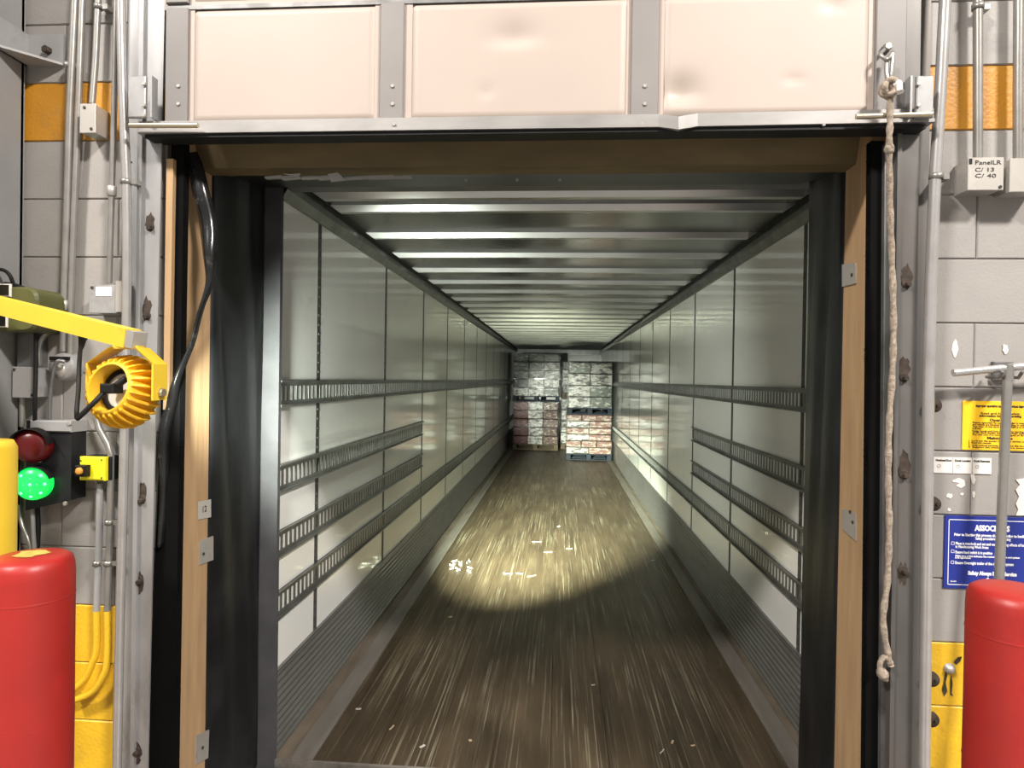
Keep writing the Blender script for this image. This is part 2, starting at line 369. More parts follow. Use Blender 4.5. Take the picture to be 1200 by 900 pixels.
# hanging torn strip of seal vinyl at the left
sp = smooth(pxp([(222, 182, 2.16), (234, 215, 2.15), (243, 262, 2.14), (247, 310, 2.13), (240, 352, 2.12), (226, 398, 2.11), (207, 450, 2.10), (195, 492, 2.10), (191, 560, 2.105), (190, 640, 2.11)]), 8)
mb = MB(); wv = []
for i, p in enumerate(sp):
    t = i / (len(sp) - 1); wd = (.034 if t < .25 else .034 - .024 * min(1, (t - .25) / .2)) + (.014 * max(0, min(1, (t - .6) / .12))) * (1 - max(0, (t - .85) / .15))
    d = (sp[min(i + 1, len(sp) - 1)] - sp[max(i - 1, 0)]).normalized(); sd = Vector((d.z, 0, -d.x)).normalized()
    for k in range(5):
        u = k / 4 - .5
        mb.v.append(p + sd * (u * 2 * wd * .9) + Vector((0, -.018 * cos(u * pi) + .006 * sin(i * .5), 0)))
for i in range(len(sp) - 1):
    for k in range(4):
        a = i * 5 + k; mb.f.append([a, a + 1, a + 6, a + 5]); mb.sm.append(True); mb.m.append(0)
so = mb.build('torn_seal_strip', 'black_gloss')
so.modifiers.new('thickness', 'SOLIDIFY').thickness = .004
tag(so, 'long shiny black strip of torn vinyl dangling over left jamb', 'vinyl strip')
# ================================================================== brush seals beside the door tracks
def quad_slab(l_top, r_top, yt, l_bot, r_bot, yb, Y0, Y1):
    a = at(l_top, yt, Y0); b = at(r_top, yt, Y0); c = at(r_bot, yb, Y0); d = at(l_bot, yb, Y0)
    e = Vector((0, Y1 - Y0, 0))
    def drop(top, bot):   # extend down to the floor
        t = (top.z + .03) / (top.z - bot.z); return top + (bot - top) * t
    d = drop(a, d); c = drop(b, c); d.z = c.z = -.03
    return MB().hexa([d, c, c + e, d + e], [a, b, b + e, a + e])
def brush(root_px, side, label):
    l_t, r_t, yt, l_b, r_b, yb = root_px
    root = quad_slab(l_t, r_t, yt, l_b, r_b, yb, YW - .012, YW + .02).build('brush_seal', 'bristle')
    mb = MB(); rnd = random.Random(3)
    for i in range(2200):
        t = rnd.random()
        ex = (r_t + (r_b - r_t) * t) if side > 0 else (l_t + (l_b - l_t) * t)
        p = at(ex - side * 1.0, yt + (yb - yt) * t, YW - .008 + rnd.random() * .02)
        ln = rnd.uniform(.004, .016) * (1 + .6 * sin(t * 60) * sin(t * 23)); q = p + Vector((side * ln, rnd.uniform(-.004, .004), rnd.uniform(-.008, .006)))
        mb.add([p + Vector((0, 0, .0016)), p - Vector((0, 0, .0016)), q, p + Vector((0, .0016, 0))], [(0, 1, 2), (1, 3, 2), (3, 0, 2)])
    mb.build('bristles', 'bristle', root)['kind'] = 'stuff'
    tag(root, label, 'brush seal', 'black brush seals along the door tracks')
brush((201, 216, 165, 172, 204, 900), 1, 'black bristle brush seal between left door track and wooden jamb')
brush((1021, 1036, 165, 1014, 1034, 900), -1, 'black bristle brush seal between right wooden jamb and the rope')
ws = [at(195, 186, YW - .03), at(203, 186, YW - .03), at(198, 480, YW - .03), at(191, 480, YW - .03)]
tag(MB().hexa([ws[3], ws[2], ws[2] + Vector((0, .018, 0)), ws[3] + Vector((0, .018, 0))], [ws[0], ws[1], ws[1] + Vector((0, .018, 0)), ws[0] + Vector((0, .018, 0))]).build('door_stop_strip', 'wood_jamb'), 'thin tan wooden strip beside the left door track', 'wood strip')
# ================================================================== door tracks
def track(label, ang, flg, bolts, holes, yfront, tm='galvanised'):
    root = thing('door_track', at((ang[0] + flg[1]) / 2, 890, YW), label, 'door track', 'steel door tracks')
    WL[root.name].z = -.03; root.location.z = -.03
    quad_slab(*ang, YW - .012, YW - .002).build('mounting_angle', tm, root)
    quad_slab(*flg, yfront, yfront + .006).build('track_flange', tm, root)
    # rolled lip on the flange
    e = flg
    quad_slab(e[0] - 2, e[0] + 3, e[2], e[3] - 2, e[3] + 3, e[5], yfront - .012, yfront + .03).build('track_lip', tm, root)
    for (a, b) in bolts:
        q = at(a, b, yfront)
        mb = MB().lathe([(.016, 0), (.013, .003), (0, .003)], q, (0, -1, 0), 10, False)
        mb.bolt(q + Vector((.003, -.003, -.004)), .009, .012); mb.build('bolt', 'rust', root)
        rs = random.Random(a * 7 + b); k = 18; h = rs.uniform(.03, .06)
        ps = [q + Vector((cos(2 * pi * i / k) * rs.uniform(.012, .022), -.0006, sin(2 * pi * i / k) * h * rs.uniform(.6, 1.1) + (h * .5 if b < 600 else -.01))) for i in range(k)]
        MB().add(ps, [tuple(range(k))[::-1]]).build('grease_stain', 'rust', root)
    if holes:
        mb = MB()
        for (a, b) in holes: mb.bolt(at(a, b, YW - .0125), .004, .0015)
        mb.build('bolt_holes', 'black_print', root)['kind'] = 'stuff'
track('galvanised door track left of the opening, streaked with dark bolts', (151, 166, -40, 136, 154, 900), (166, 194, -40, 154, 173, 900),
      [(176, 266), (172, 370), (166, 585), (163, 680), (160, 880)], [(157 - .018 * y, y) for y in range(190, 880, 22)], 2.075)
track('dark steel door track right of the opening behind the rope', (1074, 1092, -40, 1064, 1079, 900), (1057, 1080, -40, 1044, 1068, 900),
      [(1062, 332), (1059, 442), (1059, 556), (1058, 668)], [], 2.075, 'track_dark')
tag(quad_slab(1037, 1052, 168, 1032, 1046, 900, YW - .03, YW - .01).build('steel_angle', 'galvanised_dark'), 'dark steel angle directly behind the hanging rope', 'steel angle')
# ================================================================== sectional door
YD = 2.045
dl, dr = at(192, 100, YD).x, at(1062, 100, YD).x
ZB = at(655, 154, YD).z
door = thing('sectional_door', (0, YD, ZB), 'raised white sectional dock door with grey stiles and bent bottom rail', 'door')
zp0 = at(655, 139.5, YD).z; zp1 = at(500, 2, YD).z
MB().box((dl, YD + .024, zp0 - .03), (dr, YD + .045, zp1)).build('door_section', 'door_white', door)
sec2 = MB().box((dl, YD, zp1 + .006), (dr, YD + .045, zp1 + .5)).build('door_section', 'door_white', door)
MB().box((dl, YD - .004, zp1 - .006), (dr, YD + .03, zp1 + .008)).build('section_joint', 'galvanised_dark', door)
def door_panel(x0, x1, z0, z1, dents):
    mb = MB(); nx, nz = 48, 28
    for j in range(nz + 1):
        for i in range(nx + 1):
            x = x0 + (x1 - x0) * i / nx; z = z0 + (z1 - z0) * j / nz
            ed = min(i, nx - i, j * 1.6, (nz - j) * 1.6); y = YD + .006 - .012 * min(1, ed / 1.0)
            for (cx, cz, rx, rz, d) in dents:
                q = ((x - cx) / rx) ** 2 + ((z - cz) / rz) ** 2
                if z < cz - .1 * rz: q += ((z - cz + .1 * rz) / (rz * .4)) ** 2
                y += d * math.exp(-q)
            mb.v.append(Vector((x, y, z)))
    for j in range(nz):
        for i in range(nx):
            a = j * (nx + 1) + i; mb.f.append([a, a + 1, a + nx + 2, a + nx + 1]); mb.sm.append(True); mb.m.append(0)
    o = mb.build('door_panel', 'door_white', door); return o
for (a, b) in ((222, 228), (439, 447), (473, 483), (734, 740), (771, 778), (1017, 1025)):
    MB().box((at(a, 70, YD).x, YD - .001, zp0 - .02), (at(b, 70, YD).x, YD + .03, zp1 - .004)).build('panel_bead', 'door_white', door)
PX = [(226, 441), (481, 736), (776, 1019)]
for n_, (a, b) in enumerate(PX):
    dents = []
    if n_ == 1:
        q = at(602, 46, YD); dents.append((q.x, q.z, .07, .05, .012)); q = at(570, 110, YD); dents.append((q.x, q.z, .02, .03, .004))
    if n_ == 2:
        q = at(797, 110, YD); dents.append((q.x, q.z, .05, .05, .02)); q = at(930, 96, YD); dents.append((q.x, q.z, .03, .02, .003))
        q = at(975, 8, YD); dents.append((q.x, q.z, .03, .03, .005))
    door_panel(at(a, 70, YD).x, at(b, 70, YD).x, zp0, zp1 - .006, dents)
    door_panel(at(a, 70, YD).x, at(b, 70, YD).x, zp1 + .012, zp1 + .49, [])
for k, (a, b) in enumerate([(446, 474), (739, 772), (196, 222), (1024, 1060)]):
    st = MB().rbox((at(a, 70, YD).x, YD - .012, zp0 + .004), (at(b, 70, YD).x, YD + .002, zp1 - .004), .003).build('stile', 'door_stile' if k < 2 else 'door_edge', door)
    st2 = MB().rbox((at(a, 70, YD).x, YD - .012, zp1 + .012), (at(b, 70, YD).x, YD + .002, zp1 + .49), .003).build('stile', 'door_stile' if k < 2 else 'door_edge', door)
    cx = (a + b) / 2
    if k < 3:
        for py in (101, 122): MB().bolt(at(cx, py, YD - .012), .006, .004, n=8).build('screw', 'box_steel', st)
# bottom rail with a kink
mb = MB(); kx = at(793, 150, YD).x
xsr = [dl - .07, -.9, -.5, -.1, kx - .06, kx - .02, kx, kx + .02, kx + .06, .7, dr + .07]
prof = [(-.022, .042), (-.022, .012), (-.028, .010), (-.028, 0), (.05, 0), (.05, .042)]
zrail = ZB
for x in xsr:
    dip = -.012 * math.exp(-((x - kx) / .03) ** 2); yk = -.007 * math.exp(-((x - kx) / .03) ** 2)
    for (y, z) in prof: mb.v.append(Vector((x, YD + y + yk, zrail + z + dip + (.006 * max(0, x - kx)))))
n = len(prof)
for i in range(len(xsr) - 1):
    for k in range(n):
        mb.f.append([i * n + k, (i + 1) * n + k, (i + 1) * n + (k + 1) % n, i * n + (k + 1) % n]); mb.sm.append(False); mb.m.append(0)
mb.f.append(list(range(n))); mb.sm.append(False); mb.m.append(0)
mb.f.append([(len(xsr) - 1) * n + k for k in range(n)][::-1]); mb.sm.append(False); mb.m.append(0)
rail = mb.build('bottom_rail', 'aluminium', door)
for px in (462, 752, 965): MB().bolt(at(px, 146, YD - .022), .006, .005, n=8).build('screw', 'box_steel', rail)
MB().box((dl - .05, YD - .02, ZB - .012), (dr + .05, YD + .045, ZB)).build('rubber_astragal', 'black_rubber', door)
# hinge brackets, slide bolts
for (a, b, s_) in ((157, 177, 1), (1068, 1088, -1)):
    z1_ = at(a, 94, 2.03).z; z0_ = at(a, 142, 2.03).z
    br = MB().rbox((at(a, 110, 2.03).x, 2.0, z0_), (at(b, 110, 2.03).x, 2.012, z1_), .003)
    e = at(b if s_ > 0 else a, 110, 2.0).x
    br.box((e - .003, 2.0, z0_), (e + .003, 2.03, z1_))
    bo = br.build('roller_bracket', 'galvanised', door)
    for py in (99, 124, 136): MB().bolt(at((a + b) / 2 + s_ * 3, py, 2.0), .007, .009).build('bolt', 'box_steel', bo)
MB().tube(pxp([(152, 147, 1.995), (232, 147, 1.995)]), .008, 10).build('slide_bolt', 'brass', door)
MB().tube(pxp([(1003, 136.5, 1.995), (1092, 134, 1.995)]), .008, 10).build('slide_bolt', 'brass', door)
hk = smooth(pxp([(1037, 58, 2.025), (1032, 64, 2.01), (1040, 70, 2.0), (1046, 62, 2.0), (1045, 82, 1.995), (1043, 100, 1.995), (1039, 86, 2.0), (1039, 70, 2.01)]), 6)
sh = MB().tube(hk, .006, 8).bolt(at(1039, 56, 2.03), .013, .014).build('pull_handle', 'conduit', door)
# rope with knots
rp = smooth(pxp([(1043, 96, 1.985), (1043, 140, 1.98), (1042, 172, 1.985), (1043, 240, 2.02), (1045, 300, 2.045), (1047, 370, 2.05), (1046, 430, 2.05), (1042, 500, 2.05), (1041, 560, 2.05), (1042, 620, 2.05), (1040, 680, 2.05), (1035, 726, 2.05), (1041, 768, 2.05), (1044, 780, 2.05)]), 6)
rope = thing('pull_rope', rp[-1], 'dirty frayed pull rope hanging from the door handle', 'rope')
mb = MB().tube(rp, [.0095 + .0015 * sin(i * 1.7) for i in range(len(rp))], 8); mb.build('cord', 'rope', rope)
def knot(c, r, seed, name='knot'):
    rnd = random.Random(seed); pts = []
    for i in range(17):
        a = i / 16 * 4 * pi; pts.append(Vector(c) + Vector((cos(a) * r * .8, sin(a * 1.5) * r * .5, sin(a) * r + rnd.uniform(-.2, .2) * r)))
    MB().tube(smooth(pts, 4), .0095, 7).build(name, 'rope', rope)
knot(at(1042, 104, 1.98), .022, 2); knot(at(1042, 175, 1.985), .006, 3)
MB().tube(smooth(pxp([(1048, 100, 1.975), (1053, 97, 1.965), (1054, 108, 1.96)]), 5), [.009] * 10 + [.014], 7).build('frayed_end', 'sticker', rope)
MB().tube(smooth(pxp([(1044, 776, 2.05), (1036, 770, 2.045), (1031, 780, 2.045), (1036, 793, 2.045), (1040, 798, 2.045)]), 5), [.008] * 12 + [.014, .016, .018, .016, .012, .01, .006, .006, .004], 7).build('frayed_end', 'rope', rope)
# ================================================================== the trailer
TX0, TX1 = -1.279, 1.227; TY0, TY1 = 2.81, 19.1; ZS = .392; ZT = 2.562
tr = thing('semi_trailer', (0, TY0, -.06), 'empty box trailer interior with white walls, steel rails and wooden floor', 'trailer')
# deck boards
wb = (1.07 + 1.09) / 8
me0 = None
for i in range(8):
    x = -1.09 + i * wb
    if me0 is None:
        o = MB().box((x + .001, TY0 + .018, -.03), (x + wb - .001, TY1, 0)).build('deck_board', 'deck_wood', tr); me0 = o.data; p0 = wl(o).copy(); x0_ = x
    else:
        link('deck_board', me0, p0 + Vector((x - x0_, 0, random.uniform(-.001, 0))), tr)
MB().box((TX0, TY0, -.06), (TX1, TY1, -.031)).build('subfloor', 'trailer_steel', tr)
MB().box((TX0, TY0, -.031), (TX1, TY0 + .017, .001)).build('rear_sill', 'floor_strip', tr)
MB().box((-1.195, TY0 + .018, -.03), (-1.092, TY1, .004)).build('edge_strip', 'floor_strip', tr)
MB().box((1.072, TY0 + .018, -.03), (1.17, TY1, .004)).build('edge_strip', 'floor_strip', tr)
MB().box((TX0, TY0 + .018, -.03), (-1.196, TY1, -.002)).build('floor_gutter', 'dirt_floor', tr)
MB().box((1.171, TY0 + .018, -.03), (TX1, TY1, -.002)).build('floor_gutter', 'dirt_floor', tr)
JY = [3.323 + 1.31 * k for k in range(13)]
for s_, X in ((1, TX0), (-1, TX1)):
    # scuff liner, ribbed
    mb = MB(); prof = []; nr = 11
    for k in range(nr):
        z = ZS * k / nr; h = ZS / nr
        prof += [(.004, z), (.014, z + h * .3), (.014, z + h * .6), (.004, z + h * .95)]
    prof += [(.016, ZS - .004), (.016, ZS + .006), (-.01, ZS + .006)]
    vs_ = [(X + s_ * a, y, z) for y in (TY0 + .02, TY1) for (a, z) in prof]; n = len(prof)
    mb.add(vs_, [(i, i + 1, n + i + 1, n + i) if s_ < 0 else (i, n + i, n + i + 1, i + 1) for i in range(n - 1)])
    mb.build('scuff_liner', 'scuff', tr)
    # wall panels and posts
    edges = [TY0 + .02] + JY; pm = None; pmk = None
    for i in range(len(edges)):
        y0 = edges[i] + .024; y1 = (edges[i + 1] if i + 1 < len(edges) else TY1) - .024
        if y1 - y0 < .05: continue
        if i and i + 1 < len(edges) and pm is not None:
            link('wall_panel', pm, pmk + Vector((0, edges[i] - edges[1], 0)), tr)
        else:
            o = MB().box((X, y0, ZS + .006), (X - s_ * .008, y1, ZT + .02)).build('wall_panel', 'panel_white', tr)
            if i == 1: pm = o.data; pmk = wl(o).copy()
    pm = None
    for i, y in enumerate(JY):
        if pm is None:
            mb = MB().box((X + s_ * .0006, y - .024, ZS), (X - s_ * .012, y + .024, ZT + .02))
            o = mb.build('wall_post', 'post_dark', tr); pm = o.data; p0 = wl(o).copy(); y0 = y
        else: o = link('wall_post', pm, p0 + Vector((0, y - y0, 0)), tr)
        if i < 3:
            mb = MB(); z = ZS + .03
            while z < ZT:
                mb.bolt((X + s_ * .0006, y, z), .006, .0025, (s_, 0, 0)); z += .05
            mb.build('rivets', 'trailer_frame', o)['kind'] = 'stuff'
    # logistic rails: two flanges with upright bars between (slots show the panel behind)
    for (z0, z1, yend) in ((1.607, 1.727, TY1), (1.213, 1.34, JY[2]), (.915, 1.035, JY[2]), (.632, .757, TY1)):
        mb = MB(); ys = TY0 + .02
        for (a, b) in ((z0, z0 + .026), (z1 - .026, z1)):
            mb.box((X + s_ * .001, ys, a), (X + s_ * .006, yend, b))
        mb.box((X + s_ * .002, ys, z1 - .008), (X + s_ * .02, yend, z1)); mb.box((X + s_ * .002, ys, z0), (X + s_ * .02, yend, z0 + .008))
        y = ys
        while y < yend - .03:
            mb.box((X + s_ * .001, y, z0 + .02), (X + s_ * .0045, y + .021, z1 - .02)); y += .0508
        mb.build('logistic_rail', 'trailer_steel', tr)
    # top rail
    prof = [(.0, ZT - .008), (.012, ZT - .006), (.035, ZT + .035), (.035, ZT + .062), (.0, ZT + .062)]
    n = len(prof)
    mb = MB().add([(X + s_ * a, y, z) for y in (TY0 + .02, TY1) for (a, z) in prof], [(i, (i + 1) % n, n + (i + 1) % n, n + i) for i in range(n)])
    mb.build('top_rail', 'trailer_steel', tr)
    # rear door frame post
    MB().box((X + s_ * .018, TY0 - .005, -.06), (X - s_ * .075, TY0 + .022, 2.64)).build('rear_post', 'post_grey', tr)
MB().box((TX0 - .075, TY0 - .005, 2.605), (TX1 + .075, TY0 + .1, 2.72)).build('rear_header', 'trailer_frame', tr)
MB().box((TX0 - .02, TY0, 2.657), (TX1 + .02, TY1, 2.68)).build('roof_sheet', 'roof_sheet', tr)
for s_, X in ((1, TX0), (-1, TX1)): MB().box((X, TY0, ZT + .06), (X - s_ * .02, TY1, 2.68)).build('roof_edge', 'trailer_steel', tr)
by = [3.11, 3.354] + [3.354 + .635 * k for k in range(1, 25)]
mb = MB(); xe0, xe1 = TX0 + .05, TX1 - .05
prof = [(-.034, .032), (-.02, .0), (.02, .0), (.034, .032)]
xsb = [xe0, xe0 + .05] + [xe0 + .05 + (xe1 - xe0 - .1) * k / 6 for k in range(1, 6)] + [xe1 - .05, xe1]
for i, x in enumerate(xsb):
    up = .03 if i in (0, len(xsb) - 1) else .006 * ((2 * i / (len(xsb) - 1) - 1) ** 2) * -1
    for (y, z) in prof: mb.v.append(Vector((x, y, 2.626 + min(.032, z + (up if z < .03 else 0)))))
for i in range(len(xsb) - 1):
    for k in range(3):
        a = i * 4 + k; mb.f.append([a, a + 4, a + 5, a + 1]); mb.sm.append(False); mb.m.append(0)
o = mb.build('roof_bow', 'bow_steel', tr, pivot=(0, 0, 2.626)); bm_ = o.data
o.location = Vector((0, by[0], 2.626)) - wl(tr)
for y in by[1:]: link('roof_bow', bm_, (0, y, 2.626), tr)
MB().box((TX0, TY1, -.03), (TX1, TY1 + .03, 2.68)).build('front_wall', 'panel_white', tr)
MB().box((TX0, TY1 - .02, 2.5), (TX1, TY1, 2.66)).build('front_header', 'trailer_steel', tr)
# dock leveler plate in front of the trailer
lv = MB().box((-1.0, .2, -.03), (.9, TY0 - .03, -.004)).build('dock_leveler', 'steel_plate')
tag(lv, 'flat steel dock leveler plate leading into the trailer', 'dock leveler')
# ================================================================== pallet loads at the far end
def pallet_load(x0, x1, y0, y1, z0, z1, nx, nl, mats, pal, label, seed, overhang=0.):
    rnd = random.Random(seed); root = thing('pallet_load', ((x0 + x1) / 2, (y0 + y1) / 2, z0), label, 'pallet', 'stacked pallet loads at the far end')
    pb = MB()
    for k in range(3):
        xx = x0 + (x1 - x0 - .1) * k / 2; pb.box((xx, y0, z0 + .02), (xx + .1, y1, z0 + .115))
    po = pb.build('pallet', pal, root)
    dbm = None
    for k in range(5):
        yy = y0 + (y1 - y0 - .1) * k / 4
        for zz in (z0, z0 + .115):
            if dbm is None: o = MB().box((x0, yy, zz), (x1, yy + .1, zz + .02)).build('pallet_board', pal, po); dbm = o.data; p0 = wl(o).copy()
            else: link('pallet_board', dbm, (p0.x, yy + .05, zz), po)
    zz = z0 + .137; h = (z1 - zz) / nl; ny = 3; cache = {}
    for l in range(nl):
        cols = nx if l % 2 == 0 else nx + rnd.choice((0, 1)); wx = (x1 - x0 - .02) / cols; wy = (y1 - y0 - .02) / ny
        for i in range(cols):
            for j in range(ny):
                if 0 < i < cols - 1 and j > 0 and l < nl - 1: continue
                mt = mats(l, i, cols, rnd)
                key = (mt, cols)
                jx, jy = rnd.uniform(-.014, .014), rnd.uniform(-.02, .01)
                p = Vector((x0 + .01 + wx * (i + .5) + jx, y0 + .01 + wy * (j + .5) + jy, zz + l * h))
                if key not in cache:
                    o = MB().rbox((p.x - wx / 2 + .003, p.y - wy / 2, p.z + .004), (p.x + wx / 2 - .003, p.y + wy / 2 - .004, p.z + h - .012), .012).build('carton', mt, root)
                    cache[key] = o.data
                else: link('carton', cache[key], p + Vector((0, -.002, .004)), root)
    # loose stretch film round the load
    mb = MB(); e = .022
    ring = [(x0 - e, y0 - e), (x1 + e, y0 - e), (x1 + e, y1 + e), (x0 - e, y1 + e)]
    for zz_ in [z0 + .135 + (z1 - z0 - .137) * q / 6 for q in range(7)]:
        for (a, b) in ring: mb.v.append(Vector((a + rnd.uniform(-.004, .004), b + rnd.uniform(-.006, .004), zz_)))
    for q in range(6):
        for k in range(4): mb.f.append([q * 4 + k, q * 4 + (k + 1) % 4, q * 4 + 4 + (k + 1) % 4, q * 4 + 4 + k]); mb.sm.append(False); mb.m.append(0)
    mb.build('stretch_wrap', 'wrap', root)
    return root
def m_grey(l, i, c, r): return r.choice(['carton_grey', 'carton_grey', 'carton_dark', 'carton_white']) if i < c - 1 else r.choice(['carton_white', 'carton_white', 'carton_grey'])
def m_red(l, i, c, r): return 'carton_red' if i == 0 else ('carton_brown' if i == c - 1 else 'carton_white')
def m_white(l, i, c, r): return r.choice(['carton_white', 'carton_white', 'carton_white', 'carton_grey'])
def m_pink(l, i, c, r): return r.choice(['carton_pink', 'carton_white', 'carton_pink'])
ax0, ax1 = -1.14, 0.0
pallet_load(ax0 + .02, ax1, 15.85, 16.85, 0, 1.2, 3, 5, m_red, 'pallet_wood', 'wrapped pallet of red and white cartons, bottom of the left stack', 11)
pallet_load(ax0, ax1 + .02, 15.85, 16.85, 1.2, 2.4, 3, 5, m_grey, 'pallet_blue', 'wrapped pallet of grey and white cartons, top of the left stack', 12)
pallet_load(.18, 1.17, 14.05, 15.25, 0, 1.0, 2, 6, m_pink, 'pallet_blue', 'wrapped pallet of pinkish cartons, bottom of the right front stack', 13)
pallet_load(.2, 1.17, 14.05, 15.25, 1.0, 2.14, 2, 4, m_white, 'pallet_blue', 'wrapped pallet of white cartons, top of the right front stack', 14)
pallet_load(.07, 1.1, 16.2, 17.4, 0, 1.28, 3, 4, m_white, 'pallet_wood', 'pallet of pale cartons half hidden behind right stack, lower one', 15)
pallet_load(.09, 1.1, 16.2, 17.4, 1.28, 2.22, 3, 4, m_grey, 'pallet_wood', 'pallet of grey cartons half hidden behind right stack, upper one', 16)
# ================================================================== debris on the trailer floor
def scrap(px, py, L_, W_, rot, m, label, cat='paper scrap', group='scraps littering the trailer floor', h=.003):
    L, W = L_ * .7, W_ * .55
    c = zat(px, py, .0015); d = Vector((cos(rot), sin(rot), 0)); e = Vector((-sin(rot), cos(rot), 0))
    n = 4; mb = MB(); vs_ = []
    for i in range(n + 1):
        t = i / n - .5; z = h + .5 * h * sin(i * 2.1)
        for s_ in (-.5, .5): vs_.append(c + d * (t * L) + e * (s_ * W * (1 - .3 * abs(t))) + Vector((0, 0, z)))
    for i in range(n + 1):
        t = i / n - .5
        for s_ in (-.5, .5): vs_.append(c + d * (t * L) + e * (s_ * W * (1 - .3 * abs(t))))
    k = 2 * (n + 1); fs = []
    for i in range(n):
        a = 2 * i; fs += [(a, a + 2, a + 3, a + 1), (k + a, k + a + 1, k + a + 3, k + a + 2), (a, k + a, k + a + 2, a + 2), (a + 1, a + 3, k + a + 3, k + a + 1)]
    fs += [(0, 1, k + 1, k), (2 * n, k + 2 * n, k + 2 * n + 1, 2 * n + 1)]
    mb.add(vs_, fs); tag(mb.build('floor_scrap', m), label, cat, group)
for a in ((595, 672, .12, .03, .05, 'paper', 'short pale strip on the floor right of the crumpled shreds'),
          (609, 672, .09, .028, -.1, 'paper', 'pale strip lying just right of another short strip'),
          (623, 675, .13, .03, .7, 'splinter', 'angled splinter at the right end of the row of strips'),
          (629, 635, .14, .035, 0, 'paper', 'longest pale strip further back in the lit patch'),
          (642, 647, .12, .03, .3, 'splinter', 'splinter in the middle of the brightest floor patch'),
          (667, 643, .1, .03, .1, 'splinter', 'splinter on the right side of the lit patch'),
          (655, 617, .07, .06, 1.2, 'paper', 'small paper bit at the far edge of the lit patch'),
          (695, 803, .03, .02, .3, 'paper', 'tiny white chip alone on the brown floor near centre'),
          (420, 831, .04, .025, .2, 'paper', 'tiny white chip near left edge strip of the floor'),
          (459, 853, .06, .016, 1.3, 'splinter', 'thin upright splinter on the near left floor'),
          (495, 875, .04, .025, .9, 'paper', 'small pale chip on the near floor left of centre'),
          (551, 868, .02, .03, .5, 'splinter', 'small tan chip among near floorboards left of centre'),
          (776, 881, .06, .013, 1.0, 'paper', 'slim white sliver at the near right of the floor'),
          (788, 870, .04, .02, 1.2, 'splinter', 'rounder tan chip beside the slim white sliver'),
          (812, 874, .03, .02, .4, 'splinter', 'tan chip right of the sliver pair on near floor'),
          (528, 723, .04, .03, .4, 'splinter', 'pale chip where floor shade meets the brown area'),
          (765, 657, .05, .03, .5, 'paper', 'small pale chip right of the bright floor patch')):
    scrap(*a)
rnd = random.Random(4); root = thing('crumpled_shreds', zat(541, 664, 0), 'small heap of crumpled white paper shreds left of the bright patch', 'paper scrap')
for i in range(16):
    c = zat(541 + rnd.uniform(-13, 12), 664 + rnd.uniform(-8, 9), .004) ; a = rnd.uniform(0, 3); L = rnd.uniform(.012, .03)
    d = Vector((cos(a), sin(a), 0)) * L; e = Vector((-sin(a), cos(a), 0)) * L * .4
    mb = MB().add([c - d - e, c + d - e, c + d + e, c - d + e, c - d + Vector((0, 0, .008)), c + d + Vector((0, 0, .014))], [(0, 3, 2, 1), (0, 1, 5, 4), (2, 3, 4, 5), (0, 4, 3), (1, 2, 5)])
    mb.build('shred', 'paper', root)
# ================================================================== bollards
def bollard(px, py, Y, r, label, worn):
    top = at(px, py, Y); c = Vector((top.x, Y, -.03)); H = top.z + .03
    root = thing('bollard', c, label, 'bollard', 'red bollards beside the dock opening')
    prof = [(r, 0)] + [(r * (1.005 if k % 2 else 1.0), H * .1 * k + .01 * (k % 2)) for k in range(1, 9)] + [(r, H - .05), (r * .985, H - .028), (r * .93, H - .012), (r * .8, H - .004), (r * .4, H), (0, H)]
    MB().lathe(prof, c, (0, 0, 1), 40).build('sleeve', 'red_plastic', root)
    for zz in (H - .105, H - .4):
        MB().lathe([(r * 1.0, zz), (r * 1.012, zz + .003), (r * 1.0, zz + .006)], c, (0, 0, 1), 40).build('moulded_ring', 'red_plastic', root)
    if worn:
        mb = MB(); k = 14; mb.add([c + Vector((cos(2 * pi * i / k) * .035 * (1 + .3 * sin(i * 2.3)), sin(2 * pi * i / k) * .035, H + .001)) for i in range(k)], [tuple(range(k))])
        mb.build('worn_patch', 'worn_top', root)
bollard(37, 649, 1.46, .09, 'red plastic covered bollard at left with worn yellow spot on top', True)
bollard(1189, 688, 1.5, .09, 'red plastic covered bollard at right in front of the blue sign', False)
# ================================================================== left wall hardware
# column with welded bracket, yellow guard
cr = at(34, 40, YW).x
cl = thing('steel_column', (cr - .2, 1.9, -.03), 'grey painted steel column at the far left edge', 'column')
MB().box((cr - .3, 1.80, -.03), (cr - .012, 1.815, 4.3)).build('flange', 'column_paint', cl)
MB().box((cr - .3, 2.09, -.03), (cr, 2.105, 4.3)).build('flange', 'column_paint', cl)
MB().box((cr - .3, 1.80, -.03), (cr - .29, 2.1, 4.3)).build('side_plate', 'column_paint', cl)
MB().box((cr - .012, 1.80, -.03), (cr, 2.1, 4.3)).build('side_plate', 'column_paint', cl)
bk = MB(); b = at(76, 78, 2.118); zt = at(60, 42, 2.118).z
bk.box((cr, 2.108, b.z), (b.x, 2.119, zt)); bk.hexa([(cr, 1.98, b.z), (cr + .02, 1.98, b.z), (b.x, 2.108, b.z), (cr, 2.108, b.z)], [(cr, 1.98, b.z + .008), (cr + .02, 1.98, b.z + .008), (b.x, 2.108, b.z + .008), (cr, 2.108, b.z + .008)])
bk.box((cr, 1.98, b.z), (cr + .008, 2.108, zt))
bo = bk.build('wall_bracket', 'grey_paint', cl)
MB().bolt(at(57, 60, 2.108), .014, .02).build('bolt', 'rust', bo)
gx = at(15, 600, 1.62).x - .02; gz = at(10, 505, 1.62).z
mb = MB().lathe([(.1, 0), (.1, gz - .02), (.09, gz), (0, gz)], (gx - .1, 1.62, -.03), (0, 0, 1), 28)
tag(mb.build('column_guard', 'yellow_paint'), 'yellow guard post behind the left red bollard', 'guard post')
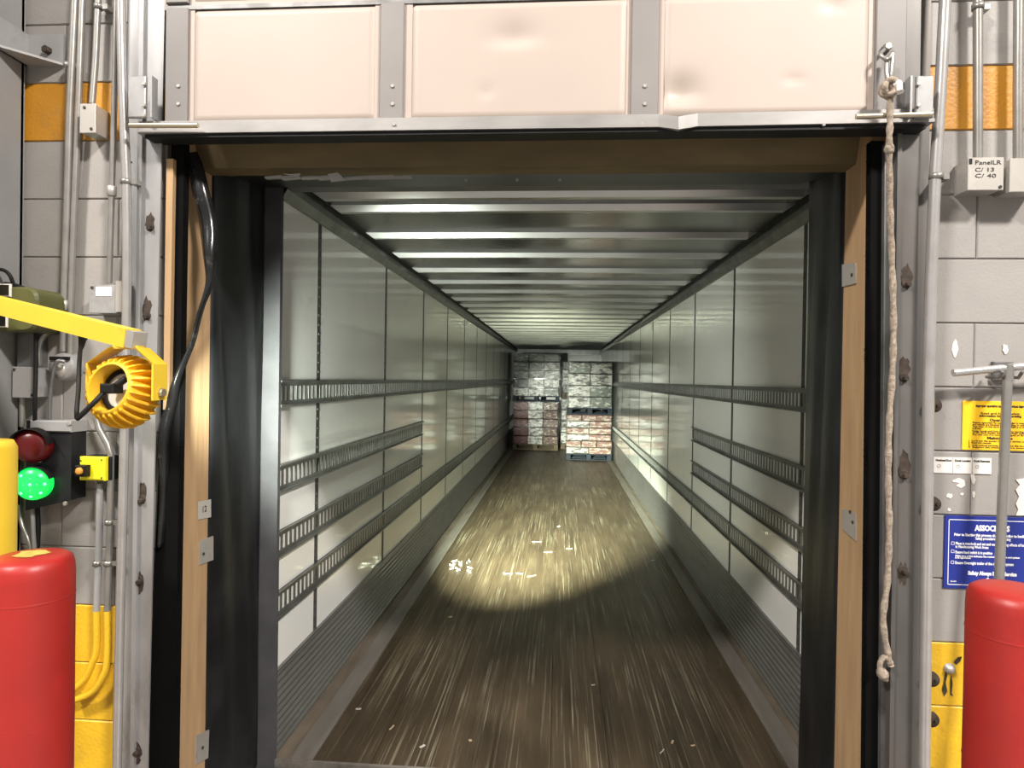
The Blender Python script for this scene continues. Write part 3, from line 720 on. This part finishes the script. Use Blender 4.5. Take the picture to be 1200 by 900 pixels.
def conduit(label, pts, r=.0115, m='conduit', clamps=(), sm=False, cat='conduit', group=None, name='conduit', fittings=()):
    P = pxp(pts); P = smooth(P, 6) if sm else P
    if pts[0][1] < 0: P = [P[0] + (P[0] - P[1]).normalized() * 1.2] + P
    root = MB().tube(P, r, 12).build(name, m)
    for (a, b, Y) in clamps:
        q = at(a, b, Y); mb = MB().lathe([(r + .001, -.008), (r + .004, -.008), (r + .004, .008), (r + .001, .008)], q, (0, 0, 1), 12)
        mb.box((q.x + r, q.y - .002, q.z - .008), (q.x + r + .022, YW, q.z + .008)); mb.build('pipe_clamp', 'conduit', root)
    for (a, b, Y) in fittings:
        q = at(a, b, Y); MB().lathe([(r + .001, -.018), (r + .005, -.016), (r + .005, .016), (r + .001, .018)], q, (0, 0, 1), 12).build('coupling', 'box_steel', root)
    return tag(root, label, cat, group)
G = 'conduits on the left wall'
conduit('leftmost of the two parallel steel conduits beside the grey column', [(89, -20, 2.09), (82, 130, 2.09), (79, 250, 2.095), (75, 365, 2.095), (74, 412, 2.1)], .0125, clamps=[(80.5, 77, 2.092)], fittings=[(75, 358, 2.095)], group=G)
conduit('right one of the two parallel steel conduits, just left of small junction box', [(97, -20, 2.09), (92, 130, 2.09), (87, 250, 2.095), (83, 365, 2.095), (82.5, 415, 2.1)], .0105, group=G)
conduit('short thin conduit running down into the upper junction box', [(116, -20, 2.09), (112, 70, 2.09), (108, 122, 2.085)], .0105, clamps=[(115.5, 8, 2.09)], group=G)
conduit('thin conduit running down into the labelled switch box', [(137, -20, 2.08), (134, 120, 2.08), (131, 225, 2.08), (128, 332, 2.085)], .0095, fittings=[(131, 224, 2.08)], group=G)
conduit('bright steel conduit with coupling hugging the left door track', [(141, -20, 2.04), (144, 110, 2.04), (148, 205, 2.04), (149, 300, 2.04), (148, 390, 2.045), (145, 550, 2.05), (141, 700, 2.05), (137, 905, 2.05)], .0145, 'conduit_bright', clamps=[(148, 213, 2.04)], group=G)
def jbox(label, rect, Y0, m='box_steel', name='junction_box', screws=(), Y1=YW, cat='box', lip=True):
    a = at(rect[0], rect[3], Y0); b = at(rect[2], rect[1], Y0)
    root = thing(name, ((a.x + b.x) / 2, Y1, a.z), label, cat)
    MB().rbox((a.x + .003, Y0 + .004, a.z + .003), (b.x - .003, Y1, b.z - .003), .004).build('body', m, root)
    cv = MB().rbox((a.x, Y0, a.z), (b.x, Y0 + .004, b.z), .0015).build('cover', m, root)
    for (x, y) in screws: MB().bolt(at(x, y, Y0), .005, .003, n=8).build('screw', 'black_print', cv)
    return root
jbox('small weathered steel junction box over the orange painted blocks', (93, 121, 112, 156), 2.05, screws=[(99, 126), (107, 151)])
sb = jbox('flat grey switch box with white label on the left wall', (104, 334, 137, 367), 2.06, 'grey_paint', 'switch_box', screws=[(108, 337)])
a = at(112, 347, 2.0585); b = at(131, 336, 2.0585)
MB().box((a.x, 2.0585, a.z), (b.x, 2.0605, b.z)).build('label_sticker', 'sticker', sb)
MB().box((at(139, 340, 2.07).x, 2.055, at(139, 366, 2.07).z), (at(146, 340, 2.07).x, 2.1, at(139, 330, 2.07).z)).build('switch_lever', 'box_steel', sb)
jbox('plain grey junction box above the red signal lamp', (14, 430, 41, 466), 2.05, 'grey_paint', screws=[(17, 433), (38, 463)])
# wide grey duct above that box
a = at(23, 431, 2.07); b = at(43, 383, 2.07)
tag(MB().box((a.x, 2.06, a.z), (b.x, YW, b.z)).build('cable_duct', 'galvanised_dark'), 'short dark cable duct under the olive box', 'duct')
rb = thing('round_junction_box', at(84, 447, YW), 'round clear junction box below the parallel conduits', 'box')
c = at(84, 430, YW)
MB().lathe([(.048, 0), (.048, .04), (.042, .052), (0, .052)], c, (0, -1, 0), 24).build('body', 'grey_paint', rb)
MB().lathe([(.026, .052), (.026, .056), (0, .056)], c + Vector((-.005, 0, -.012)), (0, -1, 0), 20).build('cover_disc', 'box_steel', rb)
MB().box(c + Vector((-.035, -.058, .022)), c + Vector((.035, -.05, .034))).build('cover_bar', 'black_rubber', rb)
# olive box with black squares behind the lamp arm
ob = thing('control_box', at(20, 390, 2.06), 'olive green rounded box with black squares behind the yellow arm', 'box')
a = at(-40, 388, 1.97); b = at(45, 336, 1.97); a.x = cr + .004
c = Vector(((a.x + b.x) / 2, 1.99, (a.z + b.z) / 2)); hw = (b.x - a.x) / 2; hh = (b.z - a.z) / 2
mb = MB(); ring = []
for i in range(32):
    t = 2 * pi * i / 32; ring.append((math.copysign(abs(cos(t)) ** .5, cos(t)) * hw, math.copysign(abs(sin(t)) ** .5, sin(t)) * hh))
for (y, s_) in ((1.965, .92), (1.975, 1), (YW - .005, 1)):
    for (x, z) in ring: mb.v.append(Vector((c.x + x * s_, y, c.z + z * s_)))
for q in range(2):
    for i in range(32): mb.f.append([q * 32 + i, q * 32 + (i + 1) % 32, q * 32 + 32 + (i + 1) % 32, q * 32 + 32 + i][::-1]); mb.sm.append(False); mb.m.append(0)
mb.f.append(list(range(32))); mb.sm.append(False); mb.m.append(0)
mb.build('housing', 'olive', ob)
for (x0, y0, x1, y1) in ((-14, 334, 11, 346), (-14, 369, 7, 382)):
    a = at(x0, y1, 1.96); b = at(x1, y0, 1.96)
    fr = MB().rbox((a.x - .004, 1.958, a.z - .004), (b.x + .004, 1.966, b.z + .004), .002).build('panel_frame', 'sticker', ob)
    MB().box((a.x, 1.955, a.z), (b.x, 1.959, b.z)).build('black_panel', 'black_rubber', fr)
def cable(label, pts, r, m='black_rubber', name='cable'):
    return tag(MB().tube(smooth(pxp(pts), 6), r, 8).build(name, m), label, 'cable', 'cables on the left wall')
cable('black cable arching over the olive box at left edge', [(-12, 318, 1.99), (2, 316, 1.99), (11, 322, 1.99), (16, 334, 2.0)], .006)
cable('dark cable running from olive box down to dark fitting', [(6, 333, 2.0), (22, 336, 2.0), (38, 344, 2.0), (50, 354, 2.03), (58, 364, 2.07)], .008)
cable('long straight dark cable dropping beside the grey junction box', [(42, 380, 2.03), (42, 430, 2.03), (41, 470, 2.03), (41, 505, 2.06)], .0065)
cable('grey flexible cable looping out of the round box', [(76, 424, 2.05), (67, 424, 2.04), (62, 440, 2.05), (59, 465, 2.06), (58, 498, 2.07)], .0065, 'galvanised_dark')
conduit('pale bent conduit curving in beneath the yellow arm', [(68, 378, 2.08), (60, 386, 2.08), (50, 396, 2.08), (46, 410, 2.08), (46, 428, 2.09)], .009, sm=True, group=G)
conduit('short pale conduit between grey junction box and red lamp', [(26, 464, 2.08), (26, 500, 2.08)], .009, group=G)
# traffic signal
ts = thing('dock_signal', at(55, 600, YW), 'black dock traffic signal with dark red lamp above lit green lamp', 'traffic light')
a = at(30, 588, 2.05); b = at(84, 494, 2.05)
hz = MB(); zsk = .03
hz.hexa([(a.x, 2.05, a.z - zsk), (b.x, 2.05, a.z + .01), (b.x, YW - .002, a.z + .01), (a.x, YW - .002, a.z - zsk)], [(a.x, 2.05, b.z), (b.x, 2.05, b.z), (b.x, YW - .002, b.z), (a.x, YW - .002, b.z)])
hz.build('housing', 'black_vinyl', ts)
MB().rbox((at(40, 494, 2.06).x, 2.04, at(40, 505, 2.06).z), (at(88, 494, 2.06).x, YW - .002, at(40, 492, 2.06).z), .004).build('top_cap', 'grey_paint', ts)
for k in range(2): MB().bolt(at((82, 77)[k], (496, 590)[k], 2.04), .008, .006).build('screw', 'box_steel', ts)
ax = Vector((.3, -1, -.02)).normalized()
cr_ = at(40, 522, 2.03); cg = at(41, 566, 2.03)
rl = MB().lathe([(.058, -.03), (.058, .01), (.054, .024), (.04, .036), (.02, .042), (0, .043)], cr_, ax, 28).build('red_lamp', 'red_lens', ts)
MB().lathe([(.06, -.01), (.06, .045), (.058, .045), (.058, -.01)], cr_, ax, 20, True, pi * .9, -pi * .45).build('visor', 'black_rubber', rl)
gl = MB().lathe([(.056, -.03), (.056, .012), (.05, .024), (.03, .032), (0, .034)], cg, ax, 28).build('green_lamp', 'green_lens', ts)
MB().lathe([(.0585, -.02), (.0585, .03), (.0568, .03), (.0568, -.02)], cg, ax, 20, True, pi * .8, -pi * .4).build('visor', 'black_rubber', gl)
uu = (Vector((0, 0, 1)) - ax * ax.z).normalized(); vv = ax.cross(uu)
lm = None
for k in range(13):
    r_, t_ = (0, 0) if k == 0 else ((.02, k * pi / 2) if k < 5 else (.04, k * pi / 4))
    q = cg + ax * (.031 - r_ * .14) + uu * (r_ * cos(t_)) + vv * (r_ * sin(t_))
    MB().lathe([(.006, 0), (.005, .003), (0, .005)], q, ax, 8).build('led', 'green_led', gl)
for (px, py) in ((38, 540), (47, 540)): MB().lathe([(.006, 0), (.005, .008), (0, .009)], at(px, py, 2.048), (0, -1, 0), 10).build('indicator', 'sticker', ts)
for k, pts in enumerate(([(22, 592, 2.08), (26, 615, 2.07), (35, 640, 2.06), (40, 690, 2.06)], [(38, 590, 2.08), (39, 620, 2.07), (41, 650, 2.06), (44, 700, 2.06)], [(44, 592, 2.085), (45, 620, 2.08), (44, 650, 2.07), (46, 700, 2.07)])):
    cable(('pale leftmost cable hanging below the dock signal', 'grey middle cable hanging below the dock signal', 'dark rightmost cable hanging below the dock signal')[k], pts, .007, ('conduit', 'grey_paint', 'black_rubber')[k])
# push button station
pb = thing('push_button_station', at(108, 566, YW), 'yellow push button box with black button beside the dock signal', 'push button')
a = at(92, 563, 2.045); b = at(122, 536, 2.045)
MB().rbox((a.x, 2.065, a.z), (b.x + .008, YW, b.z), .004).build('base', 'black_rubber', pb)
MB().rbox((a.x, 2.045, a.z), (b.x, 2.066, b.z), .006).build('cover', 'yellow_hivis', pb)
c = at(100, 550, 2.045)
MB().rbox((c.x - .02, 2.02, c.z - .022), (c.x + .018, 2.046, c.z + .016), .004).build('button_shroud', 'black_rubber', pb)
MB().lathe([(.012, 0), (.012, .006), (.009, .009), (0, .009)], c + Vector((0, -.025, -.002)), (0, -1, 0), 14).build('button', 'orange_plastic', pb)
for (px, py) in ((95, 540), (119, 560), (119, 539)): MB().bolt(at(px, py, 2.045), .003, .002, n=6).build('screw', 'black_print', pb)
# lower conduits, painted yellow near the floor
c1 = conduit('lower grey conduit dropping from the push button box, yellow at its foot', [(117, 566, 2.085), (116, 640, 2.085), (113, 717, 2.085)], .011, 'grey_paint', clamps=[(114, 660, 2.085)], group=G)
MB().tube(smooth(pxp([(113, 716, 2.085), (113, 760, 2.085), (108, 778, 2.085), (98, 798, 2.085), (80, 812, 2.085)]), 5), .0112, 12).build('painted_bend', 'block_yellow', c1)
c2 = conduit('lower conduit kinked below the yellow lamp, yellow at its foot', [(113, 490, 2.08), (116, 502, 2.08), (126, 520, 2.08), (130, 532, 2.08), (129, 620, 2.08), (126, 717, 2.08)], .011, 'conduit', clamps=[(128, 612, 2.08), (127, 660, 2.08)], group=G)
MB().tube(smooth(pxp([(126, 716, 2.08), (126, 770, 2.08), (121, 792, 2.08), (107, 812, 2.08), (80, 823, 2.08)]), 5), .0112, 12).build('painted_bend', 'block_yellow', c2)
# ================================================================== dock loading lamp on its arm
YL = 1.60
ll = thing('loading_lamp', at(140, 500, YL), 'yellow finned loading lamp on a swing arm pointing into the trailer', 'lamp')
a0 = xat(-45, 346.5, cr + .012); a1 = at(155, 397, YL)
d = (a1 - a0).normalized(); up = Vector((0, 0, 1)); up = (up - d * up.dot(d)).normalized(); sd = d.cross(up)
def beam(p, q, w_, h_, m, name, par):
    c = [p + sd * (i * w_ / 2) + up * (j * h_ / 2) for i, j in ((-1, -1), (1, -1), (1, 1), (-1, 1))]
    e = [q + sd * (i * w_ / 2) + up * (j * h_ / 2) for i, j in ((-1, -1), (1, -1), (1, 1), (-1, 1))]
    return MB().hexa(c, e).build(name, m, par)
arm = beam(a0, a1, .045, .05, 'yellow_paint', 'arm', ll)
MB().box((cr, a0.y - .06, a0.z - .09), (cr + .014, a0.y + .06, a0.z + .09)).build('mount_plate', 'yellow_paint', ll)
beam(a1, a1 + d * .03, .04, .044, 'box_steel', 'end_cap', arm)
# head: axis from its rear ring towards the trailer
AX = Vector((sin(radians(10.5)), cos(radians(10.5)), -sin(radians(12)))).normalized()
HC = at(126, 454, YL - .02)       # rear ring centre
uu = (Vector((0, 0, 1)) - AX * AX.z).normalized(); vv = AX.cross(uu)
hd_ = MB().lathe([(.062, .0), (.068, .0), (.072, .012), (.077, .045), (.079, .08), (.074, .1), (.07, .1), (.066, .09), (.062, .05), (.057, .02), (.062, 0)], HC, AX, 32).build('lamp_head', 'yellow_cast', ll)
NF = 26; fm = None
for k in range(NF):
    t = 2 * pi * k / NF; e = uu * cos(t) + vv * sin(t); n = (vv * cos(t) - uu * sin(t)) * .0028
    pr2 = [(.066, .002), (.077, .004), (.091, .025), (.1, .05), (.098, .078), (.09, .094), (.07, .096), (.068, .05)]
    pts = [HC + e * r_ + AX * h_ for (r_, h_) in pr2]; q = len(pts)
    MB().add([p + n for p in pts] + [p - n for p in pts], [tuple(range(q)), tuple(range(2 * q - 1, q - 1, -1))] + [(i, i + q, (i + 1) % q + q, (i + 1) % q) for i in range(q)]).build('fin', 'yellow_cast', hd_)
MB().lathe([(.0, .045), (.061, .045)], HC, AX, 28, False).build('rear_plate', 'sticker', ll)
MB().lathe([(.0, .097), (.069, .097)][::-1], HC, AX, 28, False).build('lens', 'led_lens', ll)
MB().lathe([(.062, .044), (.056, .038), (.045, .04)], HC, AX, 28).build('gasket', 'black_rubber', ll)
pc = HC + AX * .01
MB().rbox(pc + vv * .0 + Vector((-.018, -.02, -.014)), pc + Vector((.02, .02, .012)), .004).build('connector', 'black_rubber', ll)
MB().tube([pc + Vector((.012, 0, .005)), pc + Vector((.035, .01, .026))], .009, 10).build('connector_stub', 'black_rubber', ll)
MB().tube([pc + AX * .035 + uu * .03 - vv * .012, pc + AX * .035 + uu * .012 - vv * .03], .008, 8).build('driver_pin', 'sticker', ll)
MB().tube(smooth([pc + Vector((-.01, -.005, -.006))] + pxp([(112, 470, 1.56), (98, 484, 1.55), (90, 491, 1.55)]), 6), .0065, 8).build('plug_cable', 'black_rubber', ll)
MB().tube(smooth(pxp([(98, 390, 1.75), (95, 404, 1.72), (93, 425, 1.62), (92, 455, 1.58), (90, 480, 1.55), (90, 491, 1.55)]), 6), .0055, 8).build('drop_cable', 'black_rubber', ll)
MB().tube(smooth(pxp([(100, 386, 1.76), (97, 396, 1.75), (95, 408, 1.71)]), 5), [.012] * 6 + [.01, .009, .008, .007, .006], 8).build('strain_relief', 'black_rubber', ll)
# yoke: two arms joined by a bridge under the boom
PV = HC + AX * .06
yk = MB(); ytop = a1 + d * -.005 - up * .028
hv = Vector((vv.x, vv.y, 0)).normalized()
if hv.x < 0: hv = -hv
for s_ in (1, -1):
    o_ = PV + hv * (s_ * .104); tp = ytop + hv * (s_ * .035) + Vector((0, 0, .004))
    md = o_ + Vector((0, 0, .075))
    wv_ = Vector((0, .03, 0))
    for (p, q) in ((o_ - Vector((0, 0, .02)), md), (md, tp)):
        yk.hexa([p - wv_, p + wv_, p + wv_ + hv * (s_ * .006), p - wv_ + hv * (s_ * .006)], [q - wv_, q + wv_, q + wv_ + hv * (s_ * .006), q - wv_ + hv * (s_ * .006)])
tl = ytop + hv * -.04; tr_ = ytop + hv * .04; wv_ = Vector((0, .018, 0)); hz_ = Vector((0, 0, .008))
yk.hexa([tl - wv_, tr_ - wv_, tr_ + wv_, tl + wv_], [tl - wv_ + hz_, tr_ - wv_ + hz_, tr_ + wv_ + hz_, tl + wv_ + hz_])
yo = yk.build('yoke', 'yellow_paint', ll)
for s_ in (1, -1): MB().bolt(PV + hv * (s_ * .11), .012, .012, hv * s_, 8).build('pivot_bolt', 'brass', yo)
def lamp_beam(name, yaw, pitch, size, blend, energy, color):
    l = bpy.data.lights.new(name, 'SPOT'); l.energy = energy; l.color = color; l.spot_size = radians(size); l.spot_blend = blend; l.shadow_soft_size = .05
    o = bpy.data.objects.new(name, l); COL.objects.link(o); o.location = HC + AX * .13
    d_ = Vector((sin(radians(yaw)) * cos(radians(pitch)), cos(radians(yaw)) * cos(radians(pitch)), -sin(radians(pitch))))
    o.rotation_euler = d_.to_track_quat('-Z', 'Y').to_euler(); return o
lamp_beam('loading_lamp_beam', 11, 15, 27, 1, 23000, (.92, 1, .76))      # main beam, aimed down onto the floor
lamp_beam('loading_lamp_beam', 6.0, 3.0, 13.5, 1, 6000, (.95, 1, .86))     # extra narrow spot added at the lamp to brighten the load
lamp_beam('loading_lamp_fill', 13, 3, 74, 1, 440, (.93, 1, .88))  # wide fill added at the lamp to brighten the trailer walls
# ================================================================== right wall hardware
GR = 'conduits on the right wall'
conduit('tall bright steel conduit just right of the right door track', [(1109, -30, 2.05), (1103, 90, 2.05), (1096, 205, 2.05), (1091, 330, 2.05), (1088, 450, 2.05), (1086, 650, 2.05), (1083, 910, 2.05)], .0165, 'conduit_bright', clamps=[(1097, 207, 2.05)], group=GR)
for py in (475, 590, 795, 842):
    q = at(1093 - (py - 475) * .008, py, 2.1); 
    mb = MB().lathe([(.024, 0), (.022, .012), (0, .014)], q, (0, -1, 0), 14); mb.bolt(q + Vector((.008, -.012, 0)), .005, .005)
    tag(mb.build('conduit_strap', 'rust'), {475: 'uppermost dark rusty strap fixing behind the bright conduit', 590: 'dark rusty strap fixing beside the top of the blue sign', 795: 'dark rusty strap fixing level with the wall anchor', 842: 'lowest dark rusty strap fixing on the yellow blocks'}[py], 'strap', 'rusty conduit strap fixings')
conduit('thick conduit running down into the handwritten box', [(1146, -30, 2.085), (1146, 100, 2.085), (1146, 186, 2.085)], .0135, clamps=[(1146, 8, 2.085)], group=GR)
conduit('conduit running down into the second box at right edge', [(1194, -30, 2.085), (1193, 100, 2.085), (1193, 188, 2.085)], .0135, group=GR)
hb = jbox('square steel box with handwriting and black clip on the right wall', (1134, 184, 1177, 223), 2.045, screws=[(1172, 219)])
jbox('square steel box cut by the right photo edge', (1183, 185, 1226, 225), 2.045, screws=[])
q = at(1137.5, 189, 2.0445); MB().box((q.x - .004, 2.043, q.z - .008), (q.x + .004, 2.045, q.z + .008)).build('clip', 'black_rubber', hb)
text('PanelLR', at(1158, 190.5, 2.0442), .018, 'black_print', hb, width=.075)
text('C/ 13', at(1154, 199, 2.0442), .017, 'black_print', hb, width=.055)
text('C/ 40', at(1155, 206, 2.0442), .017, 'black_print', hb, width=.06)
# T-handled bar
tb = thing('t_handle_bar', at(1165, 720, 1.98), 'grey T-handled steel bar leaning against the right wall', 'bar')
MB().tube(pxp([(1117, 437, 2.055), (1180, 431, 2.055), (1260, 424, 2.055)]), .0115, 12).build('handle', 'conduit_bright', tb)
q0 = at(1181, 434, 2.055); q1 = at(1157, 1010, 2.0)
MB().tube([q0, q1], .0135, 12).build('shaft', 'conduit', tb)
MB().tube([q0 + Vector((0, 0, .018)), q0 + Vector((0, 0, -.03))], .0155, 12).build('socket', 'conduit', tb)
hkk = thing('wall_hook', at(1180, 445, YW), 'dark steel hook behind the T-handled bar', 'hook')
a = at(1166, 446, 2.1); b = at(1190, 424, 2.1)
MB().rbox((a.x, 2.105, a.z), (b.x, YW, b.z), .003).build('plate', 'galvanised_dark', hkk)
for s_ in (-1, 1):
    MB().tube([(q0.x + s_ * .028, 2.107, q0.z - .02), (q0.x + s_ * .028, 2.05, q0.z - .022), (q0.x + s_ * .028, 2.034, q0.z - .004)], .005, 8).build('prong', 'galvanised_dark', hkk)
# signs
def sign(name, label, rect, m, t=.003):
    a = at(rect[0], rect[3], YW - .003); b = at(rect[2], rect[1], YW - .003)
    o = MB().rbox((a.x, YW - .002 - t, a.z), (b.x, YW - .002, b.z), .001).build(name, m)
    return tag(o, label, 'sign'), a, b
ys_, a, b = sign('caution_notice', 'yellow notice of small black print behind the T-handled bar', (1127, 471, 1216, 527), 'yellow_sign')
W = b.x - a.x; H = b.z - a.z; Yt = YW - .0056
def line(par, body, u, v, size, m, width=None, align='CENTER', bold=0.): text(body, (a.x + u * W, Yt, b.z - v * H), size, m, par, 'lettering', align, bold, width)
line(ys_, 'Improper operation may cause serious injury', .5, .1, .011, 'black_print', W * .66, bold=.0003)
line(ys_, 'Read and follow safety', .5, .25, .01, 'black_print', W * .52)
line(ys_, 'information before operating', .5, .3, .01, 'black_print', W * .56, bold=.0002)
line(ys_, 'Operation', .5, .385, .012, 'black_print', W * .28, bold=.0003)
for k, v in enumerate((.44, .48, .52, .56, .61, .645, .685)):
    line(ys_, ('Before operation be sure the trailer is restrained', 'and wheels are blocked before loading or unloading', 'Stay clear of the dock leveler while it is moving', 'at all times', 'Keep hands and feet clear of the moving parts', 'of the dock leveler during the whole operation', 'Do not use if it looks damaged or broken')[k], .13, v, .0075, 'black_print', W * (.78 if k != 3 else .12), 'LEFT')
line(ys_, 'Maintenance', .5, .75, .012, 'black_print', W * .34, bold=.0003)
for k, v in enumerate((.81, .85, .9, .94)):
    line(ys_, ('1  Lock out the power before any service work', '2  Read the manual', '3  Only trained persons may service this leveler', '4  Support the platform before entering')[k], .08, v, .0075, 'black_print', W * (.8 if k != 1 else .3), 'LEFT')
bs, a, b = sign('safety_sign', 'blue safety sign headed ASSOCIATES with white print and diamond', (1105, 607, 1221, 689), 'blue_sign')
W = b.x - a.x; H = b.z - a.z
mb = MB(); i_ = .012
for (p, q) in (((a.x + i_, a.z + i_), (b.x - i_, a.z + i_ + .002)), ((a.x + i_, b.z - i_ - .002), (b.x - i_, b.z - i_)), ((a.x + i_, a.z + i_), (a.x + i_ + .002, b.z - i_)), ((b.x - i_ - .002, a.z + i_), (b.x - i_, b.z - i_))):
    mb.box((p[0], Yt, p[1]), (q[0], Yt + .0008, q[1]))
mb.build('border_line', 'white_print', bs)
line(bs, 'ASSOCIATES', .49, .165, .024, 'white_print', W * .36, bold=.0012)
line(bs, 'Prior to Starting this process check according to loading and', .5, .26, .012, 'white_print', W * .8, bold=.0004)
line(bs, 'Safety procedures and training', .5, .305, .012, 'white_print', W * .36, bold=.0003)
for (v, body, wd, sz) in ((.38, 'Place in interlock and set and wait regarding effects of loading', .76, .012), (.425, 'in Manufacturing Work Areas', .34, .012), (.5, 'Ensure hand switch is in position', .38, .0125),
                          (.55, 'Make sure a light indicates the restraint is in place and system', .66, .008), (.575, 'is in operation', .16, .008), (.645, 'Ensure Overnight trailer of the dock lock system', .6, .0125)):
    line(bs, body, .115, v, sz, 'white_print', W * wd, 'LEFT', .0003)
for v in (.38, .49, .64):
    q = (a.x + W * .088, Yt, b.z - H * v); mb = MB()
    for (p0_, p1_) in (((-.005, -.005), (.005, -.0038)), ((-.005, .0038), (.005, .005)), ((-.005, -.005), (-.0038, .005)), ((.0038, -.005), (.005, .005))):
        mb.box((q[0] + p0_[0], Yt, q[2] + p0_[1]), (q[0] + p1_[0], Yt + .0008, q[2] + p1_[1]))
    mb.build('check_box', 'white_print', bs)
line(bs, 'Safety Always Meets Service', .5, .78, .016, 'white_print', W * .5, bold=.0009)
q = Vector((a.x + W * .455, Yt, b.z - H * .885)); r_ = .013
MB().add([q + Vector((r_, 0, 0)), q + Vector((0, 0, r_)), q - Vector((r_, 0, 0)), q - Vector((0, 0, r_))], [(0, 1, 2, 3)]).build('diamond', 'white_print', bs)
line(bs, 'SA-04', .1, .9, .007, 'white_print', W * .06)
a = at(1094, 554, YW - .003); b = at(1162, 537, YW - .003)
st = MB().box((a.x, YW - .0035, a.z), (b.x, YW - .0015, b.z)).build('label_strip', 'sticker'); tag(st, 'white strip of three small stickers left of the T-handled bar', 'sticker')
W = b.x - a.x; H = b.z - a.z; Yt = YW - .0042
for k, body in enumerate(('Overhead Door', 'Dock Leveler', 'Dock Restraint')):
    line(st, body, .17 + k * .33, .2, .009, 'black_print', W * .28, bold=.0003)
    c = Vector((a.x + W * (.09 + k * .33), Yt, b.z - H * .62))
    MB().lathe([(.004, 0), (.0055, 0)], c + Vector((0, 0, .003)), (0, -1, 0), 12, False).build('pictogram', 'grey_paint', st)
    if k: MB().box((a.x + W * (.0 + k * .333) - .0006, Yt, a.z), (a.x + W * (k * .333) + .0006, Yt + .0006, b.z)).build('divider_line', 'grey_paint', st)
# flaked white sticker residue on the blocks
def blob(pts, label, Yb=YW - .001):
    P = [at(x, y, Yb) for x, y in pts]; n = len(P)
    o = MB().add(P + [p - Vector((0, .0015, 0)) for p in P], [tuple(range(n)), tuple(range(2 * n - 1, n - 1, -1))] + [(i, (i + 1) % n, n + (i + 1) % n, n + i) for i in range(n)]).build('sticker_residue', 'residue')
    tag(o, label, 'residue', 'white flakes of old sticker on the right wall')
def flake(cx, cy, rx, ry, seed, label, n=13):
    r = random.Random(seed); blob([(cx + rx * cos(2 * pi * k / n) * r.uniform(.6, 1.15), cy + ry * sin(2 * pi * k / n) * r.uniform(.6, 1.15)) for k in range(n)], label)
blob([(1116, 563), (1124, 560), (1130, 563), (1131, 569), (1126, 572), (1120, 569), (1125, 566), (1117, 565)], 'hook shaped white flake below the sticker strip')
blob([(1137, 556), (1141, 555), (1143, 562), (1141, 568), (1139, 566)], 'tall white flake under the right end of the sticker strip')
flake(1141, 579, 1.6, 5, 2, 'narrow white flake left of the T-bar shaft'); flake(1113, 581, 4, 3, 3, 'roundish white flake near the bright conduit')
flake(1127, 579, 2.5, 1.6, 4, 'tiny white flake between two larger ones'); flake(1112, 597, 2, 2, 5, 'tiny white flake just above the blue sign')
flake(1119, 408, 4, 11, 6, 'tall scuffed white patch above the left end of the T-handle'); flake(1178, 409, 4, 7, 7, 'white chipped patch right above the T-bar hook')
blob([(1190, 562), (1205, 560), (1205, 604), (1190, 604), (1193, 597), (1190, 590), (1194, 582), (1190, 574), (1195, 568)], 'large torn white residue at right photo edge above blue sign')
# anchor bolt with rust run on the yellow blocks
ab = thing('wall_anchor', at(1112, 800, YW), 'rusty anchor bolt with dark rust run on yellow blocks', 'anchor')
c = at(1112, 783, YW)
MB().lathe([(.017, 0), (.017, .004), (.012, .006), (.012, .014), (0, .016)], c, (0, -1, 0), 14).build('washer_bolt', 'box_steel', ab)
def rust(pts, par):
    P = [at(x, y, YW - .001) for x, y in pts]; n = len(P)
    MB().add([p - Vector((0, .0012, 0)) for p in P], [tuple(range(n))[::-1]]).build('rust_run', 'rust', par)
rust([(1107, 786), (1110, 790), (1108, 800), (1110, 810), (1106, 816), (1104, 808), (1106, 798)], ab); rust([(1114, 789), (1116, 800), (1115, 812), (1117, 816), (1113, 814), (1113, 800)], ab)
rust([(1117, 776), (1122, 770), (1127, 769), (1125, 775), (1120, 779)], ab)
bpy.context.view_layer.update()
